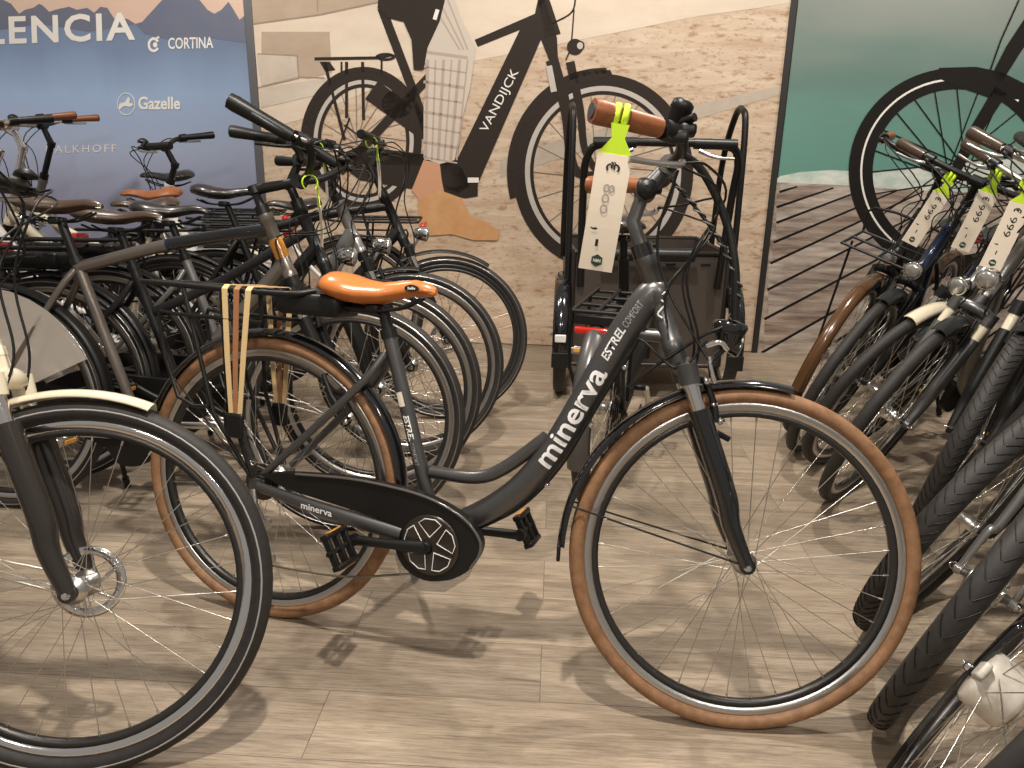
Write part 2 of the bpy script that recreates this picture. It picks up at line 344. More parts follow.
# printed rider
b = MB(); flat(b, [(405, -10), (452, -10), (462, 20), (476, 48), (470, 90), (462, 120), (455, 160), (440, 164), (424, 158), (424, 110), (428, 70), (418, 40)], .0135); b.build('printed_trousers', mat('printed_plaid_ground', (.62, .54, .46), .7), pm)
b = MB()
for k in range(6): stroke(b, [(428+k*8, 60), (426+k*6.2, 160)], 1.6 if k % 2 else 3, .0142)
for k in range(8): stroke(b, [(424, 52+k*15), (468-k*1.5, 58+k*15)], 1.6 if k % 2 else 3, .0142)
for k in range(3): stroke(b, [(430+k*9, 0), (460+k*4, 50)], 1.6, .0142)
b.build('printed_plaid', ink('printed_plaid_brown', (.48, .38, .31)), pm)
b = MB(); flat(b, [(380, -10), (448, -10), (440, 22), (428, 48), (424, 70), (414, 70), (412, 40), (404, 22), (388, 18), (378, 8)], .0146); b.build('printed_coat', PDARK, pm)
b = MB(); stroke(b, [(438, 10), (435, 20)], 4, .0152); stroke(b, [(468, 180), (479, 180)], 5, .0135); b.build('printed_label', PWHT, pm)
b = MB(); flat(b, [(424, 160), (440, 163), (442, 180), (446, 200), (424, 205), (412, 190)], .0125); b.build('printed_ankle', ink('printed_skin', (.62, .33, .20)), pm)
b = MB(); flat(b, [(418, 200), (440, 190), (462, 198), (470, 215), (488, 222), (500, 232), (498, 240), (474, 240), (452, 234), (420, 236)], .0130); b.build('printed_shoe', ink('printed_tan_suede', (.58, .30, .13), (.66, .38, .19), (8, 8, 8)), pm)
wtext('printed_lettering', 'VANDIJCK', (487, 133), (519, 72), 8, PWHT, pm, .0122)

# --- left banner
def banner_mat():
    m = bpy.data.materials.new('printed_blue_haze'); m.use_nodes = True; nt = m.node_tree; b = nt.nodes['Principled BSDF']; L = nt.links.new
    tc = nt.nodes.new('ShaderNodeTexCoord'); sp = nt.nodes.new('ShaderNodeSeparateXYZ'); L(tc.outputs['Object'], sp.inputs[0])
    r = nt.nodes.new('ShaderNodeValToRGB'); e = r.color_ramp.elements; e[0].position = .0; e[0].color = (.24, .25, .36, 1); e[1].position = 1; e[1].color = (.12, .16, .25, 1)
    for p, c in ((.40, (.31, .32, .44)), (.55, (.40, .46, .62)), (.70, (.34, .46, .68)), (.82, (.20, .27, .42))):
        q = e.new(p); q.color = (*c, 1)
    mr = nt.nodes.new('ShaderNodeMapRange'); mr.inputs['From Min'].default_value = 0; mr.inputs['From Max'].default_value = 2.0
    L(sp.outputs['Z'], mr.inputs['Value'])
    mp = nt.nodes.new('ShaderNodeMapping'); mp.inputs['Scale'].default_value = (3, 1, .8); L(tc.outputs['Object'], mp.inputs[0])
    n = nt.nodes.new('ShaderNodeTexNoise'); n.inputs['Scale'].default_value = 1; n.inputs['Detail'].default_value = 3; L(mp.outputs[0], n.inputs['Vector'])
    ad = nt.nodes.new('ShaderNodeMath'); ad.operation = 'MULTIPLY_ADD'; ad.inputs[1].default_value = .12; L(n.outputs['Fac'], ad.inputs[0]); L(mr.outputs[0], ad.inputs[2])
    sb = nt.nodes.new('ShaderNodeMath'); sb.operation = 'SUBTRACT'; sb.inputs[1].default_value = .06; L(ad.outputs[0], sb.inputs[0])
    L(sb.outputs[0], r.inputs[0])
    # the print is paler towards its left side
    rx = nt.nodes.new('ShaderNodeMapRange'); rx.inputs['From Min'].default_value = -.9; rx.inputs['From Max'].default_value = 1.0; rx.inputs['To Min'].default_value = 1.35; rx.inputs['To Max'].default_value = .75; L(sp.outputs['X'], rx.inputs['Value'])
    x = nt.nodes.new('ShaderNodeMix'); x.data_type = 'RGBA'; x.blend_type = 'MULTIPLY'; x.inputs['Factor'].default_value = 1; L(r.outputs[0], x.inputs['A'])
    cb = nt.nodes.new('ShaderNodeCombineColor'); [L(rx.outputs[0], cb.inputs[i]) for i in range(3)]; L(cb.outputs[0], x.inputs['B'])
    L(x.outputs['Result'], b.inputs['Base Color']); b.inputs['Roughness'].default_value = .55
    return m
pl = empty('wall_banner', Matrix.Translation(wallp(-2.2, 0))); tag(pl, 'blue wall banner with a mountain skyline and white brand lettering', 'banner'); posters.append(pl)
panel('banner_panel', -3.3, -1.26, banner_mat(), pl)
b = MB(); flat(b, [(-90, -25), (248, -25), (250, 12), (240, 20), (233, 8), (229, 2), (222, 10), (215, 14), (208, 10), (200, 0), (196, -8), (176, -8), (163, 0), (152, 12), (143, 22), (136, 24), (128, 19), (115, 19), (108, 8), (101, 7), (95, 13), (88, 8), (78, 10), (70, 7), (60, 9), (50, 12), (44, 6), (40, 4), (34, 8), (26, 10), (20, 14), (12, 4), (0, -2), (-90, 8)], .0075)
b.build('printed_sky', ink('printed_peach_sky', (.66, .46, .37), (.76, .56, .44), (1, 1, 3)), pl)
b = MB(); flat(b, [(-90, 8), (0, -2), (12, 4), (20, 14), (26, 10), (34, 8), (40, 4), (44, 6), (50, 12), (60, 9), (70, 7), (78, 10), (88, 8), (95, 13), (101, 7), (108, 8), (115, 19), (128, 19), (136, 24), (90, 32), (40, 24), (0, 30), (-90, 36)], .0072)
flat(b, [(136, 24), (143, 22), (152, 12), (163, 0), (176, -8), (196, -8), (200, 0), (208, 10), (215, 14), (222, 10), (229, 2), (233, 8), (240, 20), (250, 12), (251, 44), (210, 38), (170, 40), (145, 34)], .0072)
b.build('printed_mountains', ink('printed_slate_ridge', (.19, .19, .24), (.15, .175, .25), (3, 3, 3)), pl)
wtext('printed_lettering', 'LENCIA', (-12, 44), (136, 39), 24, PWHT, pl, .009, bold=.9, spacing=1.15)
wtext('printed_lettering', 'CORTINA', (169, 49), (214, 48), 10, PWHT, pl, .009, bold=.25)
wtext('printed_lettering', 'Gazelle', (139, 109), (181, 109), 11, PWHT, pl, .009, bold=.45)
wtext('printed_lettering', 'KALKHOFF', (47, 153), (117, 152), 7, PWHT, pl, .009, bold=.02, spacing=1.3)
wtext('printed_lettering', 'SCOTT', (-30, 129), (16, 129), 8, PWHT, pl, .009, bold=.6, shear=.3)
b = MB(); ell(b, (154.5, 45), (3.6, 4.8), (6, 7.4), .009, 30, 330); ell(b, (156, 45), (0, 0), (2.2, 2.6), .009); stroke(b, [(155, 40), (160, 37)], 2, .009); b.build('printed_emblem', PWHT, pl); b = MB()
ell(b, (127, 104), (8.2, 10.4), (9, 11.3), .009); flat(b, [(120, 104), (126, 102), (129, 97), (131, 99), (130, 103), (135, 104), (131, 107), (125, 106), (119, 111)], .009)
b.build('printed_emblem', PWHT, pl)

# --- right poster
def teal():
    m = bpy.data.materials.new('printed_teal_water'); m.use_nodes = True; nt = m.node_tree; b = nt.nodes['Principled BSDF']; L = nt.links.new
    tc = nt.nodes.new('ShaderNodeTexCoord'); sp = nt.nodes.new('ShaderNodeSeparateXYZ'); L(tc.outputs['Object'], sp.inputs[0])
    mp = nt.nodes.new('ShaderNodeMapping'); mp.inputs['Scale'].default_value = (1.2, 1, 4); L(tc.outputs['Object'], mp.inputs[0])
    n = nt.nodes.new('ShaderNodeTexNoise'); n.inputs['Scale'].default_value = 1; n.inputs['Detail'].default_value = 5; L(mp.outputs[0], n.inputs['Vector'])
    mr = nt.nodes.new('ShaderNodeMapRange'); mr.inputs['From Min'].default_value = 1.0; mr.inputs['From Max'].default_value = 2.1; mr.inputs['To Min'].default_value = -.25; mr.inputs['To Max'].default_value = .7; L(sp.outputs['Z'], mr.inputs['Value'])
    ad = nt.nodes.new('ShaderNodeMath'); ad.operation = 'MULTIPLY_ADD'; ad.inputs[1].default_value = .55; L(n.outputs['Fac'], ad.inputs[0]); L(mr.outputs[0], ad.inputs[2])
    r = nt.nodes.new('ShaderNodeValToRGB'); e = r.color_ramp.elements; e[0].position = .05; e[0].color = (.13, .31, .25, 1); e[1].position = .95; e[1].color = (.27, .28, .25, 1)
    q = e.new(.5); q.color = (.12, .21, .18, 1); q = e.new(.28); q.color = (.13, .28, .23, 1)
    L(ad.outputs[0], r.inputs[0]); L(r.outputs[0], b.inputs['Base Color']); b.inputs['Roughness'].default_value = .5
    return m
pr = empty('wall_poster', Matrix.Translation(wallp(3, 0))); tag(pr, 'tall wall poster of teal water above a grey wooden jetty with a black bicycle wheel', 'poster'); posters.append(pr)
panel('poster_panel', 1.745, 4.05, teal(), pr)
b = MB(); flat(b, [(772, 182), (780, 176), (800, 172), (830, 170), (870, 172), (920, 168), (960, 163), (1000, 160), (1060, 155), (1250, 150), (1250, 200), (900, 192), (771, 186)], .0075); b.build('printed_foam', ink('printed_foam', (.42, .53, .46), (.74, .75, .68), (7, 7, 14)), pr)
DECK = ink('printed_deck', (.17, .115, .085), (.58, .48, .41), (4, 4, 13), .36, .66)
b = MB(); flat(b, [(771, 182), (840, 185), (900, 190), (1060, 196), (1300, 210), (1300, 420), (1060, 400), (900, 372), (752, 358)], .0085); b.build('printed_deck', DECK, pr)
DL = [(184, .27), (197, .30), (212, .34), (228, .38), (247, .42), (267, .47), (292, .50), (320, .53), (352, .57), (385, .6), (420, .63), (455, .66), (490, .68), (530, .70)]
tones = [ink('printed_plank_grey', (.21, .16, .13), (.52, .44, .38), (3, 3, 26), .36, .64), ink('printed_plank_brown', (.19, .135, .105), (.50, .40, .33), (3, 3, 30), .36, .66), ink('printed_plank_pale', (.23, .175, .14), (.60, .52, .45), (3, 3, 22), .34, .62)]
for k, ((ya, sa), (yb, sb)) in enumerate(zip(DL, DL[1:])):
    up_, lo_ = [], []
    for x in range(752, 1290, 4):
        a_ = max(ya-sa*(x-762), 184+(x-772)*.04); b_ = min(yb-sb*(x-762), 357+(x-752)*.1)
        if b_ > a_+.3 and x > 797.5-.1086*(a_+b_)/2: up_.append((x, a_)); lo_.append((x, b_))
    if len(up_) > 1: b = MB(); flat(b, up_+lo_[::-1], .0089); b.build('printed_plank', tones[k % 3], pr)
b = MB()
for y, s in DL[1:]:
    P_ = [(x, y-s*(x-762)) for x in range(752, 1200, 3)]; P_ = [p for p in P_ if p[0] > 798-.1086*p[1] and 185+(p[0]-772)*.04 < p[1] < 357+(p[0]-752)*.1]
    if len(P_) > 1: stroke(b, [P_[0], P_[-1]], (2.6, 1.6), .0092)
b.build('printed_deck_gaps', PDK2, pr)
b = MB(); c = (956, 172); ell(b, c, (84, 83), (108, 104), .0105, 0, 360, 90); b.mi = 1; ell(b, c, (94.5, 91.5), (96.5, 93.5), .0112, 50, 230, 60); b.build('printed_wheel', [PDK2, PWHT], pr)
b = MB()
for k in range(24):
    t = k*math.pi/12; t2 = t+(1.2 if k % 2 else -1.2); stroke(b, [(c[0]+9*math.cos(t2), c[1]-9*math.sin(t2)), (c[0]+86*math.cos(t), c[1]-85*math.sin(t))], 1.3, .0100)
b.build('printed_spokes', PDK2, pr)
b = MB(); stroke(b, [(1000, 90), (975, 130), (950, 180)], (14, 10), .0115); flat(b, [(938, 68), (975, 67), (1000, 72), (1024, 84), (1120, 40), (1120, 140), (1024, 100), (990, 98), (950, 84), (936, 78)], .0115); stroke(b, [(995, 80), (1012, 50), (1060, -20)], (12, 18), .0115); stroke(b, [(988, 74), (1000, 40), (1018, 0)], 1.5, .0118); b.build('printed_bicycle', PDK2, pr)
for q in posters:
    inv = q.matrix_world.inverted()
    for ch in q.children: ch.matrix_parent_inverse = Matrix.Identity(4); ch.data.transform(inv)
#PART2
# ------------------------------------------------------------------ bicycle builder
# bicycle frame of reference: x forward from the rear wheel, y to the rider's left, z up
WR = .355
AXD = Vector((-.395, 0, .919)).normalized()       # steering axis
HTP = Vector((.876, 0, .956)); HBT = Vector((.953, 0, .777))
FHB = Vector((1.135, 0, WR)); RHB = Vector((0, 0, WR)); BBK = Vector((.46, 0, .283))
def steer_mat(deg):
    return Matrix.Translation(HBT) @ Matrix.Rotation(R_(deg), 4, AXD) @ Matrix.Translation(-HBT)
def wheel(root, name, c, o):
    """rim with its tyre, spokes and hub as sub-parts"""
    r = o.get('tyre_r', .018); rw = o.get('tyre_w', r*1.15); RR = WR+o.get('dR', 0)
    b = MB(); ri = RR-2*r+.004
    b.ring(c, [(ri, -.0125), (ri, .0125), (ri-.006, .0115), (ri-.018, .0125), (ri-.018, -.0125), (ri-.006, -.0115)], 72)
    b.mi = 1; b.ring(c, [(ri-.018, -.0122), (ri-.018, .0122), (ri-.031, .006), (ri-.031, -.006)], 72)
    rim = b.build(name, [o.get('rim', ALU), o.get('rim2', DALU)], root)
    b = MB(); b.ring(c, [(RR-r+r*math.cos(t), rw*math.sin(t)) for t in [2*math.pi*k/12 for k in range(12)]], 80)
    if o.get('tread'):
        b.mi = 1; n = 80 if o['tread'] > 1 else 56
        for k in range(n):
            t0 = 2*math.pi*k/n
            for sd in (-1, 1):
                P = []
                for q in range(4):
                    th = R_(5+q*17)*sd; tt = t0+q*.030; rr = RR-r+(r*1.015)*math.cos(th)
                    P.append(Vector(c)+Vector((math.cos(tt)*rr, rw*1.02*math.sin(th), math.sin(tt)*rr)))
                b.tube(P, .0011, 3, caps=False)
    ty = b.build('tire', [o.get('tyre', RUB), BLACK], rim)
    if o.get('stripe'):
        b = MB(); b.ring(c, [(RR-r+.001, -rw*1.02), (RR-r+.0045, -rw*1.0), (RR-r+.002, -rw*.9)], 72); b.build('reflective_stripe', o['stripe'], rim)
    n = o.get('spokes', 32); b = MB(); hr = o.get('hub_r', .022); hw = .031
    for k in range(n):
        sd = 1 if k % 2 else -1; a = 2*math.pi*k/n; cr = 1.15 if (k//2) % 2 else -1.15
        h = Vector(c)+Vector((math.cos(a+cr)*hr, sd*hw, math.sin(a+cr)*hr)); e = Vector(c)+Vector((math.cos(a)*(ri-.029), 0, math.sin(a)*(ri-.029)))
        b.tube([h, e], o.get('spoke_r', .00115), 4, caps=False)
        if o.get('nipples'): b.tube([e, e+(h-e).normalized()*.012], .0022, 5)
    b.build('spokes', SPOKE, rim)
    b = MB(); b.lathe([(-.058, .005), (-.05, .007), (-.036, .012), (-.034, hr+.004), (-.029, hr+.004), (-.026, hr*.7), (.026, hr*.7), (.029, hr+.004), (.034, hr+.004), (.036, .012), (.058, .005)], c, (0, 1, 0), 20)
    hub = b.build('hub', o.get('hub', ALU), rim)
    if o.get('drum') and name == 'front_wheel':
        b = MB(); b.lathe([(-.050, .02), (-.047, .046), (-.040, .052), (.012, .052), (.02, .046), (.024, .03)], c, (0, 1, 0), 28); b.box(V(*c)+V(.03, -.05, .03), (.05, .012, .03), Matrix.Rotation(-.7, 3, 'Y'), .004); b.build('hub_drum', o['drum'], hub)
    if o.get('disc'):
        b = MB(); cy = .04*o['disc']
        b.ring((c[0], cy, c[2]), [(.07, -.001), (.07, .001), (.052, .001), (.052, -.001)], 36)
        for k in range(6):
            a = k*math.pi/3; b.tube([Vector((c[0]+.02*math.cos(a), cy, c[2]+.02*math.sin(a))), Vector((c[0]+.055*math.cos(a+.5), cy, c[2]+.055*math.sin(a+.5)))], .003, 4)
        b.build('brake_disc', CHROME, rim)
    return rim
def fender(root, name, c, a0, a1, m, r0=.366, r1=.372, w=.027, stays=(), flap=False):
    b = MB()
    def pr(u):
        rr = r0+(r1-r0)*u; out = []
        for k in range(7):
            t = -1+k/3; out.append((rr+.008-.013*t*t, w*t))
        for k in range(6, -1, -1):
            t = -1+k/3; out.append((rr+.0055-.013*t*t, w*t*.95))
        return out
    b.ring(c, pr, 40, a0, a1)
    f = b.build(name, m, root)
    for sa, side in stays:
        b = MB(); e = Vector((c[0]+r1*math.cos(R_(sa)), side*w, c[2]+r1*math.sin(R_(sa))))
        b.tube([Vector((c[0], side*.06, c[2])), e], .0022, 5); b.build('fender_stay', SPOKE if m is not GLOSS else BLACK, f)
    if flap:
        b = MB(); u = R_(a1); b.box((c[0]+(r1+.004)*math.cos(u), 0, c[2]+(r1+.004)*math.sin(u)-.012), (.008, 2*w+.004, .035), Matrix.Rotation(math.pi/2-u+math.pi/2, 3, 'Y'), .003); b.build('mud_flap', BLACK, f)
    return f
def saddle(root, c, m, L=.275, Wd=.075, drop=0, tilt=0, badge=None, pm_=None, thk=1):
    """c = top centre over the seat post; nose forward"""
    secs = [(-.46, .30, .0, .018), (-.43, .62, .012, .035), (-.34, .93, .020, .052), (-.22, 1.0, .016, .056), (-.08, .84, .006, .050), (.08, .52, .000, .042), (.22, .32, .003, .036), (.36, .25, .006, .032), (.48, .20, .0, .026), (.535, .10, -.008, .015)]
    b = MB(); rings = []; secs = [(a_, w_, z_*thk, t_*thk) for a_, w_, z_, t_ in secs]
    for s, w, zt, th in secs:
        ring = []
        for k in range(16):
            t = 2*math.pi*k/16; cx = math.cos(t); sz = math.sin(t)
            y = Wd*w*math.copysign(abs(cx)**.8, cx); z = zt + (0 if sz > 0 else 0) + (sz-1)*th/2*(1 if sz > 0 else 1) + (-.007*(abs(cx)**2) if sz > 0 else 0)
            ring.append(Vector((s*L, y, z)))
        rings.append(ring)
    rings2 = []
    for i in range(len(rings)-1):
        rings2.append(rings[i]); 
        if 0 < i < len(rings)-2: rings2.append([a.lerp(bb, .5) for a, bb in zip(rings[i], rings[i+1])])
    rings2.append(rings[-1])
    M = Matrix.Translation(Vector(c)) @ Matrix.Rotation(R_(-tilt), 4, 'Y')
    b.loft([[M@p for p in r] for r in rings2]); s = b.build('saddle', m, root)
    b = MB()
    for sd in (-1, 1):
        b.tube([M@Vector((-.10, sd*.03, -.045)), M@Vector((-.05, sd*.022, -.062)), M@Vector((.05, sd*.02, -.062)), M@Vector((.12, sd*.01, -.035))], .0035, 6, 4)
    b.box(M@Vector((0, 0, -.062)), (.035, .05, .022), None, .005); b.build('saddle_rails', pm_ or BLACK, s)
    if drop:
        for sd in (-1, 1):
            b = MB(); P = [M@Vector((-.085+.012*math.cos(t), sd*.042+.012*math.sin(t), -.05-.035*(t/(2*math.pi*4)))) for t in [k*.7 for k in range(36)]]
            b.tube(P, .0025, 4, caps=False); b.build('spring', CHROME, s)
    if badge:
        b = MB(); Mb = M@Matrix.Translation((L*.36, -Wd*.285, -.012)); b.loft([[Mb@Vector((.017*math.cos(t), dy, .008*math.sin(t)+.006*0)) for t in [2*math.pi*k/18 for k in range(18)]] for dy in (.004, -.0015)])
        b.build('saddle_badge', GLOSS, s)
        text_obj('badge_lettering', 'Selle', .008, WLET, lambda x, y: Mb@Vector((x-.009, -.0024, y-.0025)), s, .0002, fit=.019)
    return s
def grip_obj(parent, p0, p1, r, m, name='grip', capm=None):
    p0, p1 = Vector(p0), Vector(p1); b = MB(); b.tube([p0, p0.lerp(p1, .08), p0.lerp(p1, .5), p0.lerp(p1, .9), p1], [r*.8, r*.85, r*.92, r*1.05, r*.97], 14)
    g = b.build(name, m, parent)
    d = (p1-p0).normalized(); b = MB(); b.tube([p1, p1+d*.0025], r*.62, 14); b.build('grip_cap', capm or BLACK, g)
    return g
def handlebar(root, o):
    kind = o.get('bar', 'city'); rise = o.get('rise', 0); cl = Vector(o.get('clamp', (.87, 0, 1.13)))+AXD*rise
    m = o.get('barm', BLACK)
    b = MB(); stem_top = Vector(o['stem_at']) if o.get('stem_at') else HTP+AXD*(.10+rise*.9); ar = o.get('stem_r', .016)
    b.tube([HTP-AXD*.005, HTP+AXD*.03], .021, 14)
    b.tube([HTP+AXD*.02, HTP+AXD*.08, stem_top], .0145, 12)
    b.tube([stem_top-AXD*.012, stem_top+AXD*.012], .019, 12)
    b.tube([stem_top, cl], [ar, ar*.82], 10); b.tube([cl-V(0, .025, 0), cl+V(0, .025, 0)], .020, 12)
    st = b.build('stem', o.get('stemm', m), root)
    w = o.get('bar_w', .29)
    if kind == 'flat': half = [(0, 0, 0), (.0, w*.4, .005), (-.015, w*.75, .01), (-.055, w*1.08, .012)]; g0, g1 = .58, 1
    elif kind == 'north': half = [(0, 0, 0), (.05, w*.25, .02), (.03, w*.8, .05), (-.06, w*.95, .06), (-.21, w*.98, .055)]; g0, g1 = .66, 1
    else: half = [(0, 0, 0), (.02, w*.35, .005), (.015, w*.68, .02), (-.045, w*.88, .028), (-.14, w*1.0, .035)]; g0, g1 = .66, 1
    if o.get('bar_pts'): half = o['bar_pts']
    Pr = smooth_path([cl+V(x, -y, z) for x, y, z in half], 6); Pl = smooth_path([cl+V(x, y, z) for x, y, z in half], 6)
    b = MB(); b.tube(list(reversed(Pr))[:-1]+Pl, .0115, 10); bar = b.build('handlebar', m, root)
    ends = {}
    for sd, P in ((-1, Pr), (1, Pl)):
        gi = int(len(P)*g0); grip_obj(bar, P[gi], P[-1], o.get('grip_r', .0175), o.get('grip', BLACK), capm=o.get('capm'))
        q = P[gi-1]; d = (P[gi]-P[gi-2]).normalized(); fwd = Vector((0, -sd, 0)).cross(Vector((0, 0, 1)))
        b = MB(); b.tube([q-d*.022, q+d*.01], .019, 10); b.box(q-d*.006+V(.018, 0, -.008), (.035, .022, .022), None, .006)
        b.build('shifter' if sd < 0 else 'control_unit', BLACK, bar)
        b = MB(); ld = o.get('lever_drop', 0); lv = q-d*.01+V(.026, 0, -.012-ld); tip = P[-1].lerp(P[gi], .2)+V(.045, 0, -.028-ld*1.1)
        b.tube([lv, lv.lerp(tip, .25)+V(.016, 0, -.004), lv.lerp(tip, .6)+V(.008, 0, -.004), tip], [.0075, .0065, .005, .0055], 8, 4)
        b.build('brake_lever', o.get('lever', ALU), bar); ends[sd] = lv
    if o.get('bell', 1):
        q = Pl[int(len(Pl)*.45)]; b = MB(); b.lathe([(0, .004), (.006, .024), (.014, .022), (.022, .012), (.025, .001)], q+V(.005, 0, .014), (0, 0, 1), 16); b.build('bell', o.get('bellm', BLACK), bar)
    # cables
    for i, sd in enumerate((-1, 1)):
        s0 = ends[sd]; b = MB()
        b.tube([s0, s0+V(.05, -sd*.03, .005), cl+V(.12, sd*.02, -.06), HTP+V(.085, sd*.03, -.02), HBT+V(.045, sd*.03, .02), HBT+V(.04, sd*.04, -.06)], .0027, 5, 6); b.build('brake_cable', BLACK, bar)
        b = MB(); b.tube([s0+V(0, -sd*.02, 0), s0+V(.08, -sd*.07, -.03), cl+V(.10, -sd*.04, -.13), HTP+V(.05, -sd*.03, -.06), HBT+V(-.02, -sd*.03, .04)], .0024, 5, 6); b.build('gear_cable', BLACK, bar)
    return bar, Pr, Pl
def fork(root, o):
    sus = o.get('sus', True); m1 = o.get('forkm', BLACK); hub = FHB
    crown = HBT-AXD*.045; b = MB()
    b.tube([HBT+AXD*.004, HBT-AXD*.03], .022, 14)
    if sus:
        b.tube([crown+V(.004, -.062, -.004), crown+V(.012, 0, .006), crown+V(.004, .062, -.004)], [.017, .022, .017], 10, 3)
        for s in (-1, 1): b.tube([crown+V(.004, s*.055, .012), crown+V(.004, s*.055, 0)-AXD*.030], .021, 14)
    else:
        b.tube([crown+V(0, -.05, -.012), crown+V(.006, 0, .004), crown+V(0, .05, -.012)], [.014, .02, .014], 10, 3)
    fk = b.build('fork', o.get('crownm', m1), root)
    for s in (-1, 1):
        if sus:
            a = crown+V(.004, s*.055, 0)-AXD*.028
            b = MB(); b.tube([a, a-AXD*.066], .0155, 14); b.build('stanchion', o.get('stanm', CHROME), fk)
            a2 = a-AXD*.055
            b = MB(); lr = o.get('leg_r', .020); b.tube([a2, a2-AXD*.10, a2-AXD*.19+V(-.001, 0, 0), hub+V(-.038, s*.055, .075), hub+V(0, s*.054, 0)], [lr, lr*1.02, lr, lr*.85, lr*.66], 14, 6)
            b.lathe([(-.008, .016), (.006, .016)], hub+V(0, s*.054, 0), (0, 1, 0), 16)
            b.build('fork_leg', m1, fk)
        else:
            a = crown+V(0, s*.045, -.012)
            b = MB(); b.tube([a, a-AXD*.16, a-AXD*.29+V(.0, 0, 0), hub+V(-.035, s*.053, .09), hub+V(0, s*.054, 0)], [.0145, .0135, .012, .010, .008], 10, 5, flat=.8)
            b.lathe([(-.006, .012), (.006, .012)], hub+V(0, s*.054, 0), (0, 1, 0), 14); b.build('fork_leg', m1, fk)
        b = MB(); b.lathe([(-.005, .009), (.008, .009), (.010, .005), (.014, .005)] if s > 0 else [(.005, .009), (-.008, .009), (-.010, .005), (-.014, .005)], hub+V(0, s*.058, 0), (0, 1, 0), 10); b.build('axle_nut', CHROME, fk)
    return fk
def vbrake(parent, c, m=BLACK, d=Vector((0, 0, 1)), f=Vector((1, 0, 0))):
    b = MB()
    for s in (-1, 1):
        p = Vector(c)+V(0, s*.036, 0); b.tube([p-d*.035+f*.012, p+f*.02, p+d*.055+f*.02+V(0, -s*.006, 0)], [.009, .007, .0055], 8); b.box(p-f*.002-d*.004+V(0, -s*.016, 0), (.05, .012, .014), None, .004)
    b.tube([Vector(c)+V(0, -.035, 0)+d*.055+f*.02, Vector(c)+V(0, .035, 0)+d*.055+f*.02], .003, 6)
    return b.build('rim_brake', m, parent)
def headlight(root, c, kind, m=CHROME):
    c = Vector(c)
    if kind == 'cap':
        b = MB(); b.lathe([(-.040, .018), (-.012, .030), (.006, .037), (.014, .034), (.019, .014), (.020, .001)], c, (.1, 0, 1), 20); b.lathe([(-.014, .012), (.012, .019), (.016, .019)], c+V(.006, 0, -.034), (1, 0, -.25), 16); b.tube([c-V(.0, 0, .03), c+V(-.035, 0, -.075)], .007, 8)
        h = b.build('headlight', GLOSS, root); b = MB(); b.lathe([(.016, .018), (.021, .014), (.023, .001)], c+V(.006, 0, -.034), (1, 0, -.25), 16); b.build('lens', LENS, h)
    else:
        b = MB(); b.lathe([(-.045, .004), (-.038, .018), (-.02, .028), (.012, .032), (.018, .033), (.018, .029)], c, (1, 0, -.12), 22); b.tube([c-V(.02, 0, .02), c-V(.045, 0, .06)], .006, 8)
        h = b.build('headlight', m, root); b = MB(); b.lathe([(.012, .030), (.020, .027), (.025, .018), (.027, .001)], c, (1, 0, -.12), 22); b.build('lens', LENS, h)
    return h
def pedal(parent, c, m=BLACK, tilt=0, refl=AMBER):
    c = Vector(c); M = Matrix.Rotation(R_(tilt), 3, 'Y'); b = MB()
    for sx in (-1, 1): b.box(c+M@V(sx*.036, 0, 0), (.012, .085, .022), M, .003)
    for sy in (-1, 0, 1): b.box(c+M@V(0, sy*.036, 0), (.065, .010, .018), M, .003)
    b.tube([c+V(0, -.05, 0), c+V(0, .05, 0)], .006, 8); p = b.build('pedal', m, parent)
    for sx in (-1, 1):
        b = MB(); b.box(c+M@V(sx*.0428, 0, .001), (.003, .05, .013), M, .001); b.build('pedal_reflector', refl, p)
    return p
def cranks(root, ang, o, y=.075):
    m = o.get('crankm', BLACK); c = BBK; b = MB(); n = 24
    b.lathe([(-.085, .012), (-.078, .017), (-.05, .017), (.05, .017), (.078, .017), (.085, .012)], c, (0, 1, 0), 16); cr = b.build('crankset', m, root)
    for sd, a in ((-1, ang), (1, ang+180)):
        e = c+V(math.cos(R_(a))*.17, sd*(y+.02), math.sin(R_(a))*.17); b = MB(); b.tube([c+V(0, sd*y, 0), c.lerp(e, .5)+V(0, sd*(y*.5+.004), 0), e], [.017, .0115, .0125], 10, 3, flat=.7); b.lathe([(-.006, .014), (.008, .014)], e, (0, 1, 0), 12)
        b.build('crank_arm', m, cr); pedal(cr, e+V(0, sd*.062, 0), o.get('pedalm', BLACK), o.get('pedal_tilt', 12))
    return cr
def rear_rack(root, o):
    z = o.get('rack_z', .805); b = MB(); m = o.get('rackm', BLACK)
    for s in (-1, 1):
        b.tube([V(.13, s*.035, z+.012), V(.05, s*.07, z), V(-.30, s*.075, z), V(-.345, s*.06, z)], .0065, 8, 5)
        b.tube([V(-.10, s*.075, z), V(-.075, s*.075, .56), V(-.005, s*.068, WR+.02)], .0055, 8)
        b.tube([V(-.21, s*.075, z), V(-.11, s*.08, .52), V(-.01, s*.068, WR+.02)], .0055, 8)
        if o.get('rack_side', True): b.tube([V(.02, s*.082, z-.07), V(-.22, s*.085, z-.07), V(-.27, s*.085, z-.085), V(-.21, s*.085, z-.27), V(-.12, s*.083, z-.285)], .005, 8, 2)
    for x in (-.345, -.22, -.10, .03): b.tube([V(x, -.07, z), V(x, .07, z)], .005, 6)
    b.tube([V(-.33, 0, z), V(.03, 0, z)], .005, 6)
    rk = b.build('rear_rack', m, root)
    if o.get('tail', 1): b = MB(); b.box((-.36, 0, z-.035), (.03, .10, .045), None, .01); b.build('tail_light', RED, rk)
    return rk
